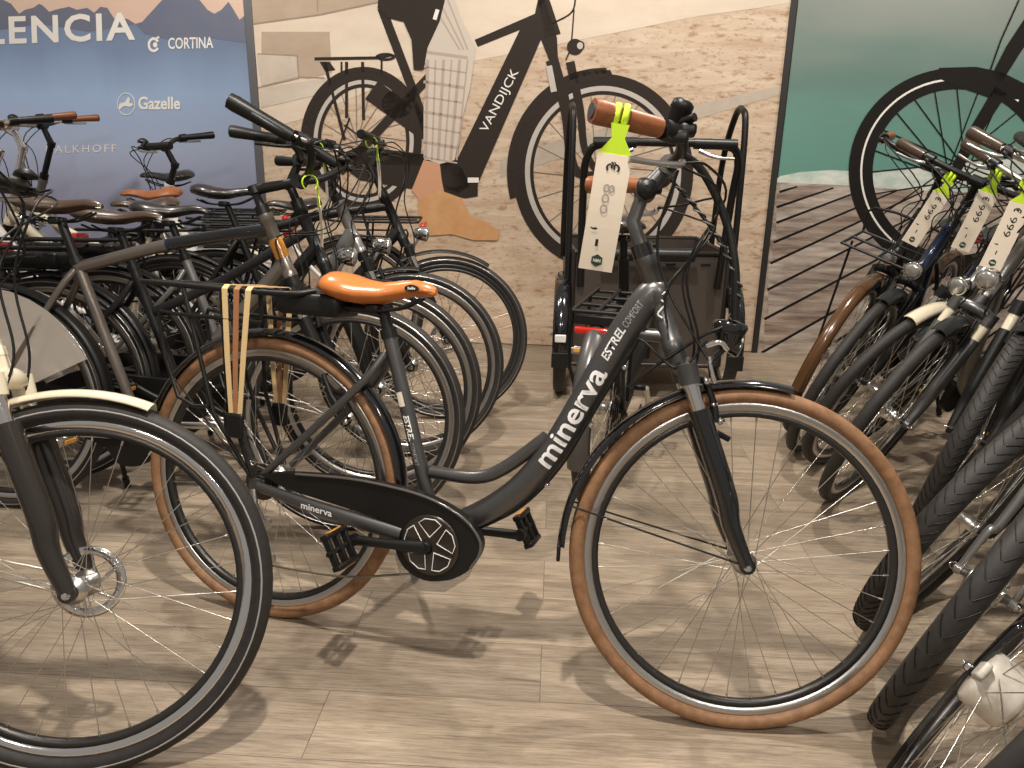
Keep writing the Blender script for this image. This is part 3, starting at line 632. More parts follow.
def bicycle(name, label, cat, group, front, heading, lean, steer, o):
    """front = where the front tyre stands on the floor"""
    root = empty(name); tag(root, label, cat, group); fm = o.get('frame', GREY)
    SM = steer_mat(steer)
    # pose
    def place(pitch):
        M = Matrix.Rotation(heading, 4, 'Z') @ Matrix.Rotation(pitch, 4, 'Y') @ Matrix.Rotation(-lean, 4, 'X')
        M = M @ Matrix.Translation((0, 0, 0)); 
        def low(c, S_):
            return min((M@S_@(Vector(c)+V(math.cos(t)*(WR-.021), 0, math.sin(t)*(WR-.021))), t) for t in [2*math.pi*k/360 for k in range(360)])
        zr = min((M@(RHB+V(math.cos(t)*(WR-.021), 0, math.sin(t)*(WR-.021)))).z for t in [2*math.pi*k/180 for k in range(180)])
        pf = min((M@SM@(FHB+V(math.cos(t)*(WR-.021), 0, math.sin(t)*(WR-.021))) for t in [2*math.pi*k/180 for k in range(180)]), key=lambda p: p.z)
        return M, zr, pf
    pitch = 0
    for _ in range(4):
        M, zr, pf = place(pitch); pitch += (pf.z-zr)/1.135
    M, zr, pf = place(pitch)
    T = Matrix.Translation((front[0]-pf.x, front[1]-pf.y, .021-zr)); root.matrix_world = T @ M
    # frame
    kind = o.get('kind', 'step'); b = MB(); ds = (HTP-HBT).normalized()
    STT = V(.305, 0, .745) if kind != 'gents' else V(.275, 0, .80)
    b.tube([HTP+ds*.002, HTP-ds*.018, HTP-ds*.02, HBT+ds*.02, HBT+ds*.018, HBT], [.023, .023, .0205, .0205, .023, .023], 16)
    b.tube([STT, BBK+V(-.012, 0, .03)], .0165, 14); b.lathe([(-.038, .022), (.038, .022)], BBK, (0, 1, 0), 16)
    if kind == 'minerva':
        b.tube([V(.918, 0, .872), V(.897, 0, .885), V(.845, 0, .793), V(.761, 0, .611), V(.712, 0, .515), V(.645, 0, .425), V(.56, 0, .355), V(.475, 0, .315)], [.024, .030, .034, .033, .033, .032, .031, .026], 18, 5)
        b.tube([V(.430, 0, .437), V(.543, 0, .440), V(.612, 0, .475), V(.700, 0, .555)], .0155, 12, 5); b.tube([V(.865, 0, .80), V(.93, 0, .80)], .014, 10)
    elif kind == 'step':
        b.tube([V(.925, 0, .85), V(.84, 0, .70), V(.74, 0, .50), V(.62, 0, .36), V(.47, 0, .295)], o.get('dt_r', .026), 14, 5)
        b.tube([V(.42, 0, .46), V(.55, 0, .42), V(.68, 0, .47)], .014, 10, 4)
    elif kind == 'mixte':
        b.tube([V(.93, 0, .83), V(.47, 0, .30)], .024, 12); b.tube([V(.905, 0, .885), V(.62, 0, .72), V(.37, 0, .60)], .016, 12, 4)
    else:
        b.tube([V(.935, 0, .815), V(.47, 0, .30)], .024, 12)
        b.tube([V(.893, 0, .915), V(.60, 0, .868), V(.285, 0, .785)], .0185, 12, 4)
    sj = V(.312, 0, .70) if kind != 'gents' else V(.285, 0, .775)
    for s in (-1, 1):
        b.tube([sj+V(-.01, s*.012, 0), sj+V(-.06, s*.04, -.08), RHB+V(.02, s*.062, .025)], [.0105, .0105, .009], 10, 3)
        b.tube([BBK+V(-.02, s*.035, .01), V(.25, s*.055, .315), RHB+V(.012, s*.064, -.004)], [.017, .015, .012], 12, 3)
        b.box(RHB+V(.006, s*.063, 0), (.045, .008, .035), None, .003)
    fr = b.build('frame', fm, root)
    if o.get('toptube_sleeve'):
        b = MB(); b.tube([V(.893, 0, .915), V(.74, 0, .893), V(.58, 0, .8645)], .0192, 12, 3); b.build('top_tube_band', GLOSS, fr)
        b = MB(); b.tube([V(.582, 0, .8648), V(.570, 0, .862)], .0196, 12); b.build('blue_ring', BLUE, fr)
    # seat
    sh = o.get('seat_h', 0); su = (STT-BBK).normalized(); top = STT+su*(.085+sh)
    b = MB(); b.tube([STT-su*.03, top], .0135, 12); b.tube([STT-su*.008, STT+su*.014], .0195, 14); b.build('seat_post', o.get('postm', BLACK), root)
    saddle(root, top+V(-.01+o.get('sad_x', 0), 0, .058), o.get('saddle', BLEATH), o.get('sad_l', .275), o.get('sad_w', .08), o.get('springs', 0), o.get('sad_tilt', 0), o.get('badge'), thk=o.get('sad_t', 1))
    # wheels and front end
    wo = dict(o); fronts = []
    wheel(root, 'rear_wheel', RHB, dict(wo, disc=0, hub=o.get('rhub', o.get('hub', ALU)), hub_r=o.get('rhub_r', .024)))
    fw = wheel(root, 'front_wheel', FHB, wo); fronts.append(fw)
    fk = fork(root, o); fronts.append(fk)
    if o.get('fender', GLOSS):
        fa = o.get('fend_f', (78, 190)); ra = o.get('fend_r', (2, 165))
        fronts.append(fender(root, 'front_fender', FHB, fa[0], fa[1], o.get('fender', GLOSS), .364, o.get('fend_end', .385), o.get('fend_w', .027), ((168, -1), (168, 1)), o.get('flap')))
        fender(root, 'rear_fender', RHB, ra[0], ra[1], o.get('fender', GLOSS), .366, .370, o.get('fend_w', .027), ((140, -1), (140, 1)))
    if not o.get('disc'):
        q = vbrake(fk, FHB+AXD*.335+V(.02, 0, 0), BLACK, AXD, V(.919, 0, .395))
        vbrake(fr, V(.20, 0, .60), BLACK, V(-.5, 0, .86), V(-.86, 0, -.5))
    bar, Pr, Pl = handlebar(root, o); fronts += [bar] + [c for c in root.children if c.name.startswith('stem')]
    if o.get('light'): fronts.append(headlight(root, o.get('light_at', HBT+V(.085, 0, .025)), o['light'], o.get('lightm', CHROME)))
    if o.get('front_rack'):
        b = MB(); z0 = .83; x0 = 1.02; m = BLACK
        for y in (-.14, 0, .14): b.tube([V(x0, y, z0+.02), V(x0+.26, y, z0)], .0055, 6)
        for x in (x0, x0+.13, x0+.26): b.tube([V(x, -.14, z0+.02-(x-x0)*.07), V(x, .14, z0+.02-(x-x0)*.07)], .0055, 6)
        b.tube([V(x0+.0, -.14, z0+.02), V(x0+.0, -.14, z0+.12), V(x0, .14, z0+.12), V(x0, .14, z0+.02)], .0055, 6, 3)
        for s in (-1, 1): b.tube([V(x0+.15, s*.13, z0), FHB+V(.02, s*.075, .01)], .005, 6)
        fronts.append(b.build('front_rack', m, root))
    if o.get('rack', True): rk = rear_rack(root, o)
    if o.get('case', True):
        b = MB(); P = [(-.02, .385), (.12, .40), (.35, .385), (.50, .365), (.56, .32), (.55, .23), (.49, .185), (.42, .19), (.36, .25), (.12, .31), (-.02, .325)]
        P = [(x, z) for x, z in P]; b.prism([(p.x, p.z) for p in smooth_path([V(x, 0, z) for x, z in P+[P[0]]], 4)[:-1]], -.073, -.047); b.build('chain_case', BLACK, root)
    if o.get('crank', True): cranks(root, o.get('crank_a', 180), o)
    if o.get('stand', True):
        sy = o.get('stand_y', .18); fz = sy*math.tan(lean)+.009; b = MB(); b.tube([V(.33, .05, .29), V(.31, .05+(sy-.05)*.5, (.29+fz)/2), V(.29, sy, fz)], [.010, .009, .008], 8); b.tube([V(.296, .05+(sy-.05)*.86, fz+(.29-fz)*.14), V(.29, sy, fz)], .012, 8); b.build('kickstand', BLACK, root)
    if o.get('guard'):
        for s in (-1, 1):
            b = MB(); a0, a1 = 25, 165; pts = [(.12*math.cos(R_(a)), WR+.12*math.sin(R_(a))) for a in range(a1, a0-1, -14)]+[(.362*math.cos(R_(a)), WR+.362*math.sin(R_(a))) for a in range(a0, a1+1, 10)]
            b.prism(pts, s*.055, s*.0575); b.build('dress_guard', CLEAR, root)
    if o.get('battery'):
        b = MB(); b.box((-.10, 0, .765), (.34, .095, .055), None, .015); b.build('battery', o['battery'], root)
    if o.get('head_band'):
        b = MB(); b.tube([HBT+ds*.06, HBT+ds*.12], .0212, 14); b.build('head_tube_band', o['head_band'], fr)
    for f in fronts: f.matrix_basis = SM
    return root, dict(frame=fr, bar=bar, Pr=Pr, Pl=Pl, fork=fk, SM=SM, top=top)
def hang_card(w, label, txt, length=.20, width=.062, swing=(0, 0), yaw=0, group=None, extra=None):
    """paper price card hanging on a neon strap from a grip; w = world point of the grip centre"""
    T = Matrix.Translation(w) @ Matrix.Rotation(R_(yaw), 4, 'Z') @ Matrix.Rotation(R_(swing[0]), 4, 'Y') @ Matrix.Rotation(R_(swing[1]), 4, 'X')
    r = empty('price_card', T); tag(r, label, 'price tag', group)
    b = MB(); gr = .0215
    for x in (-.008, .007):
        P = [V(x+.002*math.sin(t), gr*math.cos(t), gr*math.sin(t)) for t in [-1.2+k*.35 for k in range(0, 16)]]
        b.tube(P, .006, 6, flat=.25, upv=(1, 0, 0), caps=True)
    b.prism([(-.016, -.012), (.016, -.012), (.012, -.035), (width/2+.002, -.066), (-width/2-.002, -.066), (-.010, -.035)], -gr-.0015, -gr)
    b.build('neon_strap', GREEN, r)
    z0 = -.062; b = MB(); hw = width/2; y = -gr-.0022
    rings = []
    for k in range(9):
        u = k/8; rings.append([V(-hw, y-.004*math.sin(u*3), z0-length*u), V(hw, y-.004*math.sin(u*3), z0-length*u), V(hw, y-.004*math.sin(u*3)+.0008, z0-length*u), V(-hw, y-.004*math.sin(u*3)+.0008, z0-length*u)])
    b.loft(rings, sm=False); c = b.build('card', CARD, r)
    yy = lambda z: y-.004*math.sin((z0-z)/length*3)-.0009
    for body, start, ln, cap, mm, off in txt:
        text_obj('handwriting', body, cap/.7, mm, lambda x, q: V(q-cap*.5, yy(z0-start-x), z0-start-x), c, off, fit=ln)
    b = MB(); zc = z0-length+.018; b.loft([[V(.011*math.cos(t), yy(zc)+d, zc+.011*math.sin(t)) for t in [math.pi/6+2*math.pi*k/6 for k in range(6)]] for d in (0, -.0005)]); b.build('stamp', DGREEN, c)
    text_obj('stamp_lettering', 'N&N', .008, CARD, lambda x, q: V(x-.0065, yy(zc)-.0009, zc-.0025+q), c, .0002, fit=.013)
    return r
# ------------------------------------------------------------------ the grey city bike in the middle
mv_o = dict(stand_y=.27, kind='minerva', frame=GREY, tyre=BRUB, tyre_r=.0170, tyre_w=.0225, dR=.002, rim=ALU, rim2=DALU, stripe=None, spokes=36, nipples=1, spoke_r=.0009, fender=GLOSS, fend_f=(80, 182), fend_r=(5, 160), fend_end=.374, leg_r=.0225, lever_drop=.04, stem_at=(.860, 0, 1.088), stem_r=.019, sad_t=1.2, sad_x=-.012, flap=1,
    clamp=(.903, 0, 1.146), bar='city', bar_pts=[(0, 0, 0), (.012, .10, 0), (.0, .19, .006), (-.065, .25, .010), (-.160, .29, .014)], tail=0, rack_z=.82, bar_w=.29, grip=LEATH, grip_r=.021, capm=GREY, lever=ALU, light='cap', light_at=(1.062, 0, .826), saddle=ORANGE, badge=1, sad_l=.285, sad_w=.085, seat_h=-.022, sad_tilt=3,
    case=False, crank_a=182, pedal_tilt=62, hub_r=.02, stemm=GREY, crownm=GREY, forkm=GLOSS, stand=True, rack_side=True)
mv, mi = bicycle('city_bicycle', 'dark grey low-step bicycle with brown tyres and cognac saddle, lettered along its down tube', 'bicycle', None, (.470, 1.340), -.3064, .170, 13.0, mv_o)
b = MB(); P = [(.02, .387), (.12, .402), (.26, .412), (.38, .408), (.47, .395), (.545, .365), (.585, .325), (.588, .29), (.57, .255), (.55, .235), (.515, .215), (.46, .205), (.41, .225), (.385, .265), (.39, .30), (.36, .325), (.22, .345), (.10, .362)]
SP = smooth_path([V(x, 0, z) for x, z in P+[P[0]]], 4)[:-1]
b.prism([(p.x, p.z) for p in SP], -.074, -.047); cc = b.build('chain_case', BLACK, mv)
b = MB(); P2 = [V(x, -.0765, z) for x, z in P[1:9]]; b.tube(P2, .0035, 6, 4); b.build('case_rim', mat('smoked_edge', (.12, .11, .10), .15, .2, coat=.8), cc)
b = MB(); P3 = [(.57, .26), (.56, .225), (.51, .185), (.45, .178), (.40, .20), (.385, .25), (.40, .26), (.42, .225), (.46, .207), (.51, .216), (.55, .238)]; b.prism(P3, -.073, -.050); b.build('case_window', SMOKE, cc)
bc = V(.470, 0, .290); b = MB()
b.lathe([(.0, .070), (.004, .070), (.004, .060), (.002, .058), (.002, .001)], bc+V(0, -.074, 0), (0, -1, 0), 40); cr = b.build('chainring_cover', BRONZE, cc)
b = MB()
for k in range(5):
    a = R_(k*72+20); pts = [V(bc.x+r*math.cos(a+d), -.079, bc.z+r*math.sin(a+d)) for r, d in ((.019, .0), (.057, -.50), (.062, -.2), (.062, .2), (.057, .50))]
    b.tube(pts+[pts[0]], .0013, 5)
b.build('chainring_windows', WLET, cr)
# gears, derailleur and chain
b = MB()
for i, r in enumerate((.046, .040, .034, .028, .022)): b.ring(RHB+V(0, -.034-.0045*i, 0), [(r, -.001), (r, .001), (r-.01, .001), (r-.01, -.001)], 30)
b.build('cassette', BRONZE, [c for c in mv.children if c.name.startswith('rear_wheel')][0])
b = MB(); b.tube([RHB+V(0, -.068, -.01), V(.01, -.075, .31), V(.03, -.07, .27)], .008, 8); b.box((.034, -.062, .215), (.016, .01, .11), Matrix.Rotation(-.2, 3, 'Y'), .004)
for z, x in ((.262, .03), (.175, .045)): b.lathe([(-.004, .017), (.004, .017)], (x, -.06, z), (0, 1, 0), 14)
b.build('derailleur', ALU, mv)
b = MB(); b.tube([V(.05, -.06, .158), V(.25, -.06, .168), V(.44, -.06, .213)], .0028, 4, 3); b.tube([V(0, -.055, .40), V(.1, -.058, .372)], .0028, 4); b.build('chain', mat('chain_steel', (.28, .25, .19), .4, .9), mv)
# frame lettering
def on_tube(pts, r, s0, side=-1):
    P = smooth_path(pts, 8); L = [0]
    for a, bb in zip(P, P[1:]): L.append(L[-1]+(bb-a).length)
    def fn(x, y):
        s = s0+x; k = max(i for i in range(len(L)) if L[i] <= max(s, 0)); k = min(k, len(P)-2)
        t = (P[k+1]-P[k]).normalized(); p = P[k]+t*(s-L[k]); n = Vector((-t.z, 0, t.x)); a = y/r
        return p+n*math.sin(a)*r+V(0, side*math.cos(a)*r, 0)
    return fn
DT = [V(.475, 0, .315), V(.56, 0, .355), V(.645, 0, .425), V(.712, 0, .515), V(.761, 0, .611), V(.845, 0, .793), V(.897, 0, .885)]
fnl = on_tube(DT, .0352, .300)
text_obj('frame_lettering', 'minerva', .066, WLET, lambda x, y: fnl(x, y-.018), mi['frame'], offset=.0012, fit=.245, sub=True)
fnl2 = on_tube(DT, .0352, .568)
text_obj('frame_lettering', 'ESTREL', .026, WLET, lambda x, y: fnl2(x, y-.004), mi['frame'], offset=.0006, fit=.075, shear=.2)
fnl3 = on_tube(DT, .0352, .648)
text_obj('frame_lettering', 'COMFORT', .022, GLET, lambda x, y: fnl3(x, y-.004), mi['frame'], fit=.06, shear=.2)
STf = on_tube([V(.305, 0, .745), V(.448, 0, .313)], .0170, .19)
text_obj('seat_tube_lettering', 'ESTREL', .019, WLET, lambda x, y: STf(x, y-.006), mi['frame'], offset=.0006, fit=.062, shear=.2)
STg = on_tube([V(.305, 0, .745), V(.448, 0, .313)], .0170, .256)
text_obj('seat_tube_lettering', 'COMFORT', .015, GLET, lambda x, y: STg(x, y-.006), mi['frame'], fit=.055, shear=.2)
b = MB(); fs = on_tube([V(.305, 0, .745), V(.448, 0, .313)], .0175, .135); b.loft([[fs(x, -.011+y) for x, y in ((0, 0), (.034, 0))], [fs(x, y-.011) for x, y in ((0, .008), (.034, .008))], [fs(x, y-.011) for x, y in ((0, .016), (.034, .016))]], closed=False, caps=False); b.build('frame_sticker', CARD, mi['frame'])
text_obj('chainstay_lettering', 'minerva', .022, WLET, lambda x, y: V(.145+x, -.0885, .327+y-x*.10), mi['frame'], offset=.0004, fit=.082)
b = MB(); hb = HBT.lerp(HTP, .45); b.tube([hb+V(.012, -.021, .035), hb+V(-.002, -.022, .022), hb+V(.010, -.0215, .008), hb+V(-.002, -.0215, -.012), hb+V(.008, -.021, -.02)], .0022, 5, 4); b.build('head_tube_emblem', WLET, mi['frame'])
b = MB(); b.tube([V(.395, -.066, .300), V(.25, -.074, .320), V(.14, -.074, .335), V(.01, -.066, .354)], [.019, .0175, .015, .012], 12, 5, flat=.8); b.build('chainstay_cover', GREY, mi['frame'])
b = MB(); b.tube([HTP+AXD*.001, HTP+AXD*.03], .0225, 18); o_ = b.build('headset_spacer', GLOSS, mi['frame'])
b = MB(); sa = V(.866, 0, 1.094); b.lathe([(-.028, .016), (-.025, .021), (.025, .021), (.028, .016), (.031, .007)], sa, (0, -1, 0), 20); b.build('stem_bolt', BLACK, [c for c in mv.children if c.name.startswith('stem')][0])
# black twist shifter display, spiral wrapped cable bundle, down tube cables
q = mi['Pr'][int(len(mi['Pr'])*.5)]; b = MB(); b.lathe([(-.02, .012), (-.015, .017), (.010, .018), (.012, .021), (.026, .020), (.030, .014)], q+V(-.008, .0, .038), (.35, -.1, .9), 18); b.box(q+V(.012, -.01, .012), (.03, .03, .022), None, .006); b.tube([q+V(-.02, .01, .02), q+V(.02, -.03, .03)], .008, 8); b.tube([q, q+V(0, 0, .04)], .013, 8); b.build('display', BLACK, mi['bar'])
Ploop = [V(.925, -.05, 1.165), V(.974, -.02, 1.133), V(1.025, .0, 1.050), V(1.057, .0, .952), V(1.068, 0, .845)]
b = MB(); b.tube(Ploop, .0085, 10, 8); b.build('cable_bundle', BLACK, mv)
sp_ = smooth_path([V(.915, -.01, 1.115), V(.982, .0, 1.048), V(1.032, 0, .985), V(1.068, 0, .913), V(1.056, 0, .841), V(1.007, -.01, .807), V(.93, -.03, .745), V(.872, -.036, .69)], 10)
b = MB(); P = []
for i, p in enumerate(sp_[:int(len(sp_)*.58)]):
    for q_ in range(3): t = (i+q_/3)*1.9; pn = sp_[i+1]; P.append(p.lerp(pn, q_/3)+V(.0066*math.cos(t), .0066*math.sin(t), .0))
b.tube(P, .0022, 4); b.build('spiral_wrap', mat('grey_spiral', (.10, .095, .09), .45), mv)
b = MB(); b.tube(sp_, .0036, 6); b.build('gear_cable', BLACK, mv)
b = MB(); b.tube([V(.93, -.04, 1.13), V(.90, -.02, 1.00), V(.93, -.02, .90), V(1.00, -.04, .80), V(1.035, -.05, .755)], .0028, 6, 6); b.build('brake_cable', BLACK, mv)
b = MB(); b.tube([V(1.028, -.045, .77), V(1.035, -.05, .745), V(1.045, -.045, .72)], .0045, 8, 4); b.tube([V(1.02, -.03, .79), V(1.045, -.03, .80), V(1.06, -.02, .785)], .006, 8, 4); b.build('brake_noodle', CHROME, mv)
for dy in (.0, .008):
    b = MB(); b.tube([V(1.02, -.03, .80), V(.97, -.05, .74), V(.89, -.032+dy, .79), V(.872, -.030+dy, .765), V(.80, -.028+dy, .62), V(.742, -.025+dy, .50), V(.66, -.02+dy, .395), V(.56, -.02+dy, .325)], .0028, 5, 6); b.build('down_tube_cable', BLACK, mi['frame'])
for z in ((.856, .73), (.797, .60), (.712, .455)):
    b = MB(); b.box((z[0]+.004, -.026, z[1]), (.010, .016, .008), Matrix.Rotation(-.9, 3, 'Y'), .002); b.build('cable_clip', CHROME, mi['frame'])
# under the saddle: black case, and the elastic straps over the rack
b = MB(); b.box((.115, 0, .80), (.17, .11, .052), None, .014); b.tube([V(.18, 0, .80), V(.285, 0, .80)], .012, 8); b.build('ring_lock', BLACK, mv)
rk = [c for c in mv.children if c.name.startswith('rear_rack')][0]
for sd in (-1, 1):
    for k, (x, m) in enumerate(((-.085, TANST), (-.052, BRST), (-.020, TANST))):
        b = MB(); y0 = sd*.082; xb = -.040+(k-1)*.012; w = .0075
        rings = []
        for x_, y_, z_, ww in ((x, sd*.0, .8295, w), (x, sd*.072, .8295, w), (x+.002, y0+sd*.003, .82, w), (xb+(x-xb)*.5, y0+sd*.006, .665, w*.95), (xb, y0+sd*.008, .525, w*.8)):
            rings.append([V(x_-ww, y_, z_), V(x_+ww, y_, z_), V(x_+ww, y_+sd*.0015, z_+.0015), V(x_-ww, y_+sd*.0015, z_+.0015)])
        b.loft(rings, sm=False); b.build('elastic_strap', m, rk)
    b = MB(); b.box((-.040, sd*.09, .50), (.045, .014, .06), None, .008); b.build('strap_hook', BLACK, rk)
bp0 = FHB+AXD*.335+V(.02, 0, 0); bf = V(.919, 0, .395)
for s_ in (-1, 1):
    for t_ in (-.035, .0, .05):
        b = MB(); b.lathe([(0, .008), (.006, .008), (.007, .004), (.012, .004)], bp0+AXD*t_+bf*.018+V(0, s_*.034, 0), (bf.x, s_*.6, bf.z), 12); b.build('brake_bolt', CHROME, mi['fork'])
    b = MB(); b.box(bp0+AXD*-.055+V(.012, s_*.02, 0), (.055, .012, .012), Matrix.Rotation(.4, 3, 'Y'), .003); b.build('brake_pad', BLACK, mi['fork'])
MM = mv.matrix_world.copy()
def gp(Mw, info, sd, u):
    P = info['Pr'] if sd < 0 else info['Pl']; i = int((len(P)-1)*u); return Mw @ info['SM'] @ P[i]
hang_card(gp(MM, mi, -1, .875)+V(0, 0, 0), 'long cream price card on a neon strap hanging from the brown leather grip', [('\u20ac', .012, .016, .022, INK, .0004), ('8oo', .050, .050, .020, FINK, .0), (',', .125, .004, .03, INK, .001), ('-', .145, .012, .03, INK, .0005)], length=.20, width=.060, swing=(7, 0), yaw=-4)

# ------------------------------------------------------------------ the half-visible bicycle in front on the left
lw = dict(kind='step', frame=CREAM, fender=CREAM, tyre=RUB, rim=CHROME, rim2=DALU, stanm=CHROME, crownm=CREAM, forkm=mat('dark_brown_fork', (.045, .038, .033), .22, .4, coat=.5), fend_f=(73, 190), disc=1, spoke_r=.0009, spokes=32, nipples=1, bar='city', light=None, tyre_r=.0205, tyre_w=.0235, leg_r=.0235, stripe=GLET)
bicycle('city_bicycle', 'cream bicycle cut off by the left edge, its large black front wheel filling the foreground', 'bicycle', None, (-.795, 1.180), -.19, .19, 20, lw)

# ------------------------------------------------------------------ row of bicycles on the left, facing right
grp = 'bicycles parked in the left row'
rowA = [
 ('nearest bicycle of the left row, its warm grey top tube sleeved black in front', (-.50, 2.17), -.09, .14, 4, dict(kind='gents', frame=TITAN, toptube_sleeve=1, saddle=DBLEATH, springs=1, rise=.03, clamp=(.99, 0, 1.03), stem_at=(.845, 0, 1.03), bar_pts=[(0, 0, 0), (.05, .07, .02), (.085, .19, .075), (.03, .265, .095), (-.095, .285, .165)], grip_r=.021, light=None, tyre=RUB, rim=ALU, guard=1, fender=BLACK, fend_f=(85, 190), head_band=AMBER, seat_h=.05, crankm=ALU, pedalm=ALU, bar_w=.27)),
 ('dark grey bicycle, second in the left row, with a long dark brown saddle', (-.46, 2.47), -.03, .12, 6, dict(kind='mixte', frame=DGREY, saddle=DBLEATH, rise=-.02, tyre=RUB, battery=BLACK, fender=DGREY, fend_f=(80, 180), light='round', sad_l=.30, seat_h=.05, crank_a=150, lever=BLACK)),
 ('silver grey bicycle, third in the left row, with a chrome round headlamp', (-.385, 2.78), .02, .10, 5, dict(kind='step', frame=LGREY, saddle=BLEATH, rise=-.03, tyre=RUB, battery=BLACK, fender=BLACK, fend_f=(85, 180), light='round', seat_h=.05, crank_a=200, bar='city', dt_r=.03)),
 ('black bicycle farthest from the camera in the left row, beside the sandy poster', (-.285, 3.22), .08, .10, 3, dict(kind='gents', frame=BLACK, saddle=BLEATH, rise=.02, tyre=RUB, fender=BLACK, fend_f=(60, 120), light='round', seat_h=.04, bar='flat', crank_a=170, disc=1, rim=DALU, lever=BLACK)),
]
rowinfo = []
for lab, fr_, h_, l_, s_, o in rowA:
    o.setdefault('stripe', ALU); r, inf = bicycle('city_bicycle', lab, 'bicycle', grp, fr_, h_, l_, s_, o); rowinfo.append((r, inf))
# further bicycles behind, against the blue banner, facing left
grpB = 'bicycles against the blue banner'
rowB = [
 ('silver bicycle by the banner with the highest black saddle', (-2.72, 4.18), 3.18, .08, -4, dict(kind='step', frame=LGREY, saddle=BLEATH, grip=LEATH, battery=BLACK, seat_h=.12, rise=.10, springs=0, light='round', fender=ALU)),
 ('cream bicycle facing left with a sprung brown leather saddle', (-2.52, 3.68), 3.10, .08, 3, dict(kind='mixte', frame=CREAM, saddle=LEATH, grip=LEATH, springs=1, seat_h=.06, rise=.08, light='round', fender=CREAM, barm=CHROME)),
 ('pale bicycle facing left with black grips, under the lowest word on the banner', (-2.43, 3.30), 3.22, .06, 2, dict(kind='step', frame=WHITE, saddle=DBLEATH, battery=LGREY, seat_h=.03, rise=.06, light='round', fender=WHITE, barm=CHROME)),
 ('white bicycle facing left behind the first handlebars of the left row', (-1.95, 3.95), 3.14, .08, 2, dict(kind='step', frame=WHITE, saddle=BLEATH, seat_h=.0, rise=.0, light='round', fender=BLACK)),
]
for lab, fr_, h_, l_, s_, o in rowB:
    bicycle('city_bicycle', lab, 'bicycle', grpB, fr_, h_, l_, s_, o)

# ------------------------------------------------------------------ row of bicycles on the right, fronts towards the camera
grpR = 'bicycles leaning in the right row'
rowR = [
 ('bicycle with a brown front fender and small front rack in the right row', (1.25, 3.17), -2.33, .28, 6, dict(frame=BLACK, fender=BROWNF, fend_w=.026, front_rack=1, light='round', sus=False, bar='north', grip=LEATH, fend_f=(-8, 185))),
 ('dark blue bicycle, second in the right row from the poster, with a round lamp', (1.20, 2.95), -2.42, .32, 8, dict(frame=BLUE, fender=DGREY, light='round', sus=False, fend_f=(75, 180), barm=BLACK, bar='flat', bar_w=.3, grip_r=.02, grip=DBLEATH)),
 ('dark bicycle, third in the right row, with a pale tip on its front fender', (1.254, 2.81), -2.64, .38, 8, dict(frame=LGREY, fender=CREAM, light='round', fend_f=(72, 120), barm=ALU, bar='flat', bar_w=.31, grip_r=.02, grip=DBLEATH, spokes=28)),
 ('grey bicycle, fourth in the right row, with a roller-brake hub and large chrome lamp', (1.165, 2.49), -2.50, .33, 8, dict(frame=LGREY, fender=DGREY, light='round', light_at=(1.06, 0, .86), fend_f=(75, 180), forkm=GREY, barm=ALU, bar='flat', bar_w=.31, rise=.03, grip_r=.021, hub=CHROME, hub_r=.034, grip=DBLEATH, crownm=GREY, stanm=CREAM)),
 ('bicycle with a thick patterned tyre, fifth in the right row from the poster', (1.315, 2.23), -2.39, .20, 8, dict(frame=GREY, fender=BLACK, light='round', tyre_r=.024, tyre_w=.028, tread=2, forkm=BLACK, fend_f=(80, 180), stanm=CREAM)),
 ('bicycle with a zigzag treaded tyre and white-banded head tube, sixth in the right row', (.994, 1.74), -2.61, .33, 8, dict(frame=LGREY, fender=False, light=None, tyre_r=.022, tyre_w=.027, tread=2, disc=0, forkm=BLACK, head_band=YEL, barm=ALU)),
 ('bicycle with a bare black tyre and silver fork beside the large brown tyre', (.873, 1.428), -2.50, .28, 8, dict(frame=WHITE, fender=False, sus=False, forkm=LGREY, crownm=LGREY, light=None, tyre_r=.021, tyre_w=.024, tread=1, rim=CHROME, rim2=ALU)),
 ('bicycle with a bulky white hub in the bottom right corner', (.70, 1.14), -2.42, .40, 6, dict(frame=BLACK, fender=False, light=None, hub=CREAM, hub_r=.03, drum=mat('aged_white_housing', (.55, .50, .42), .45, .1, noise=((50, 50, 50), (.68, .63, .55), .35, .65)), tyre_r=.016, rim=CHROME, forkm=GLOSS, sus=False)),
]
rinfo = []
for lab, fr_, h_, l_, s_, o in rowR:
    r, inf = bicycle('city_bicycle', lab, 'bicycle', grpR, fr_, h_, l_, s_, o); rinfo.append((r, inf))

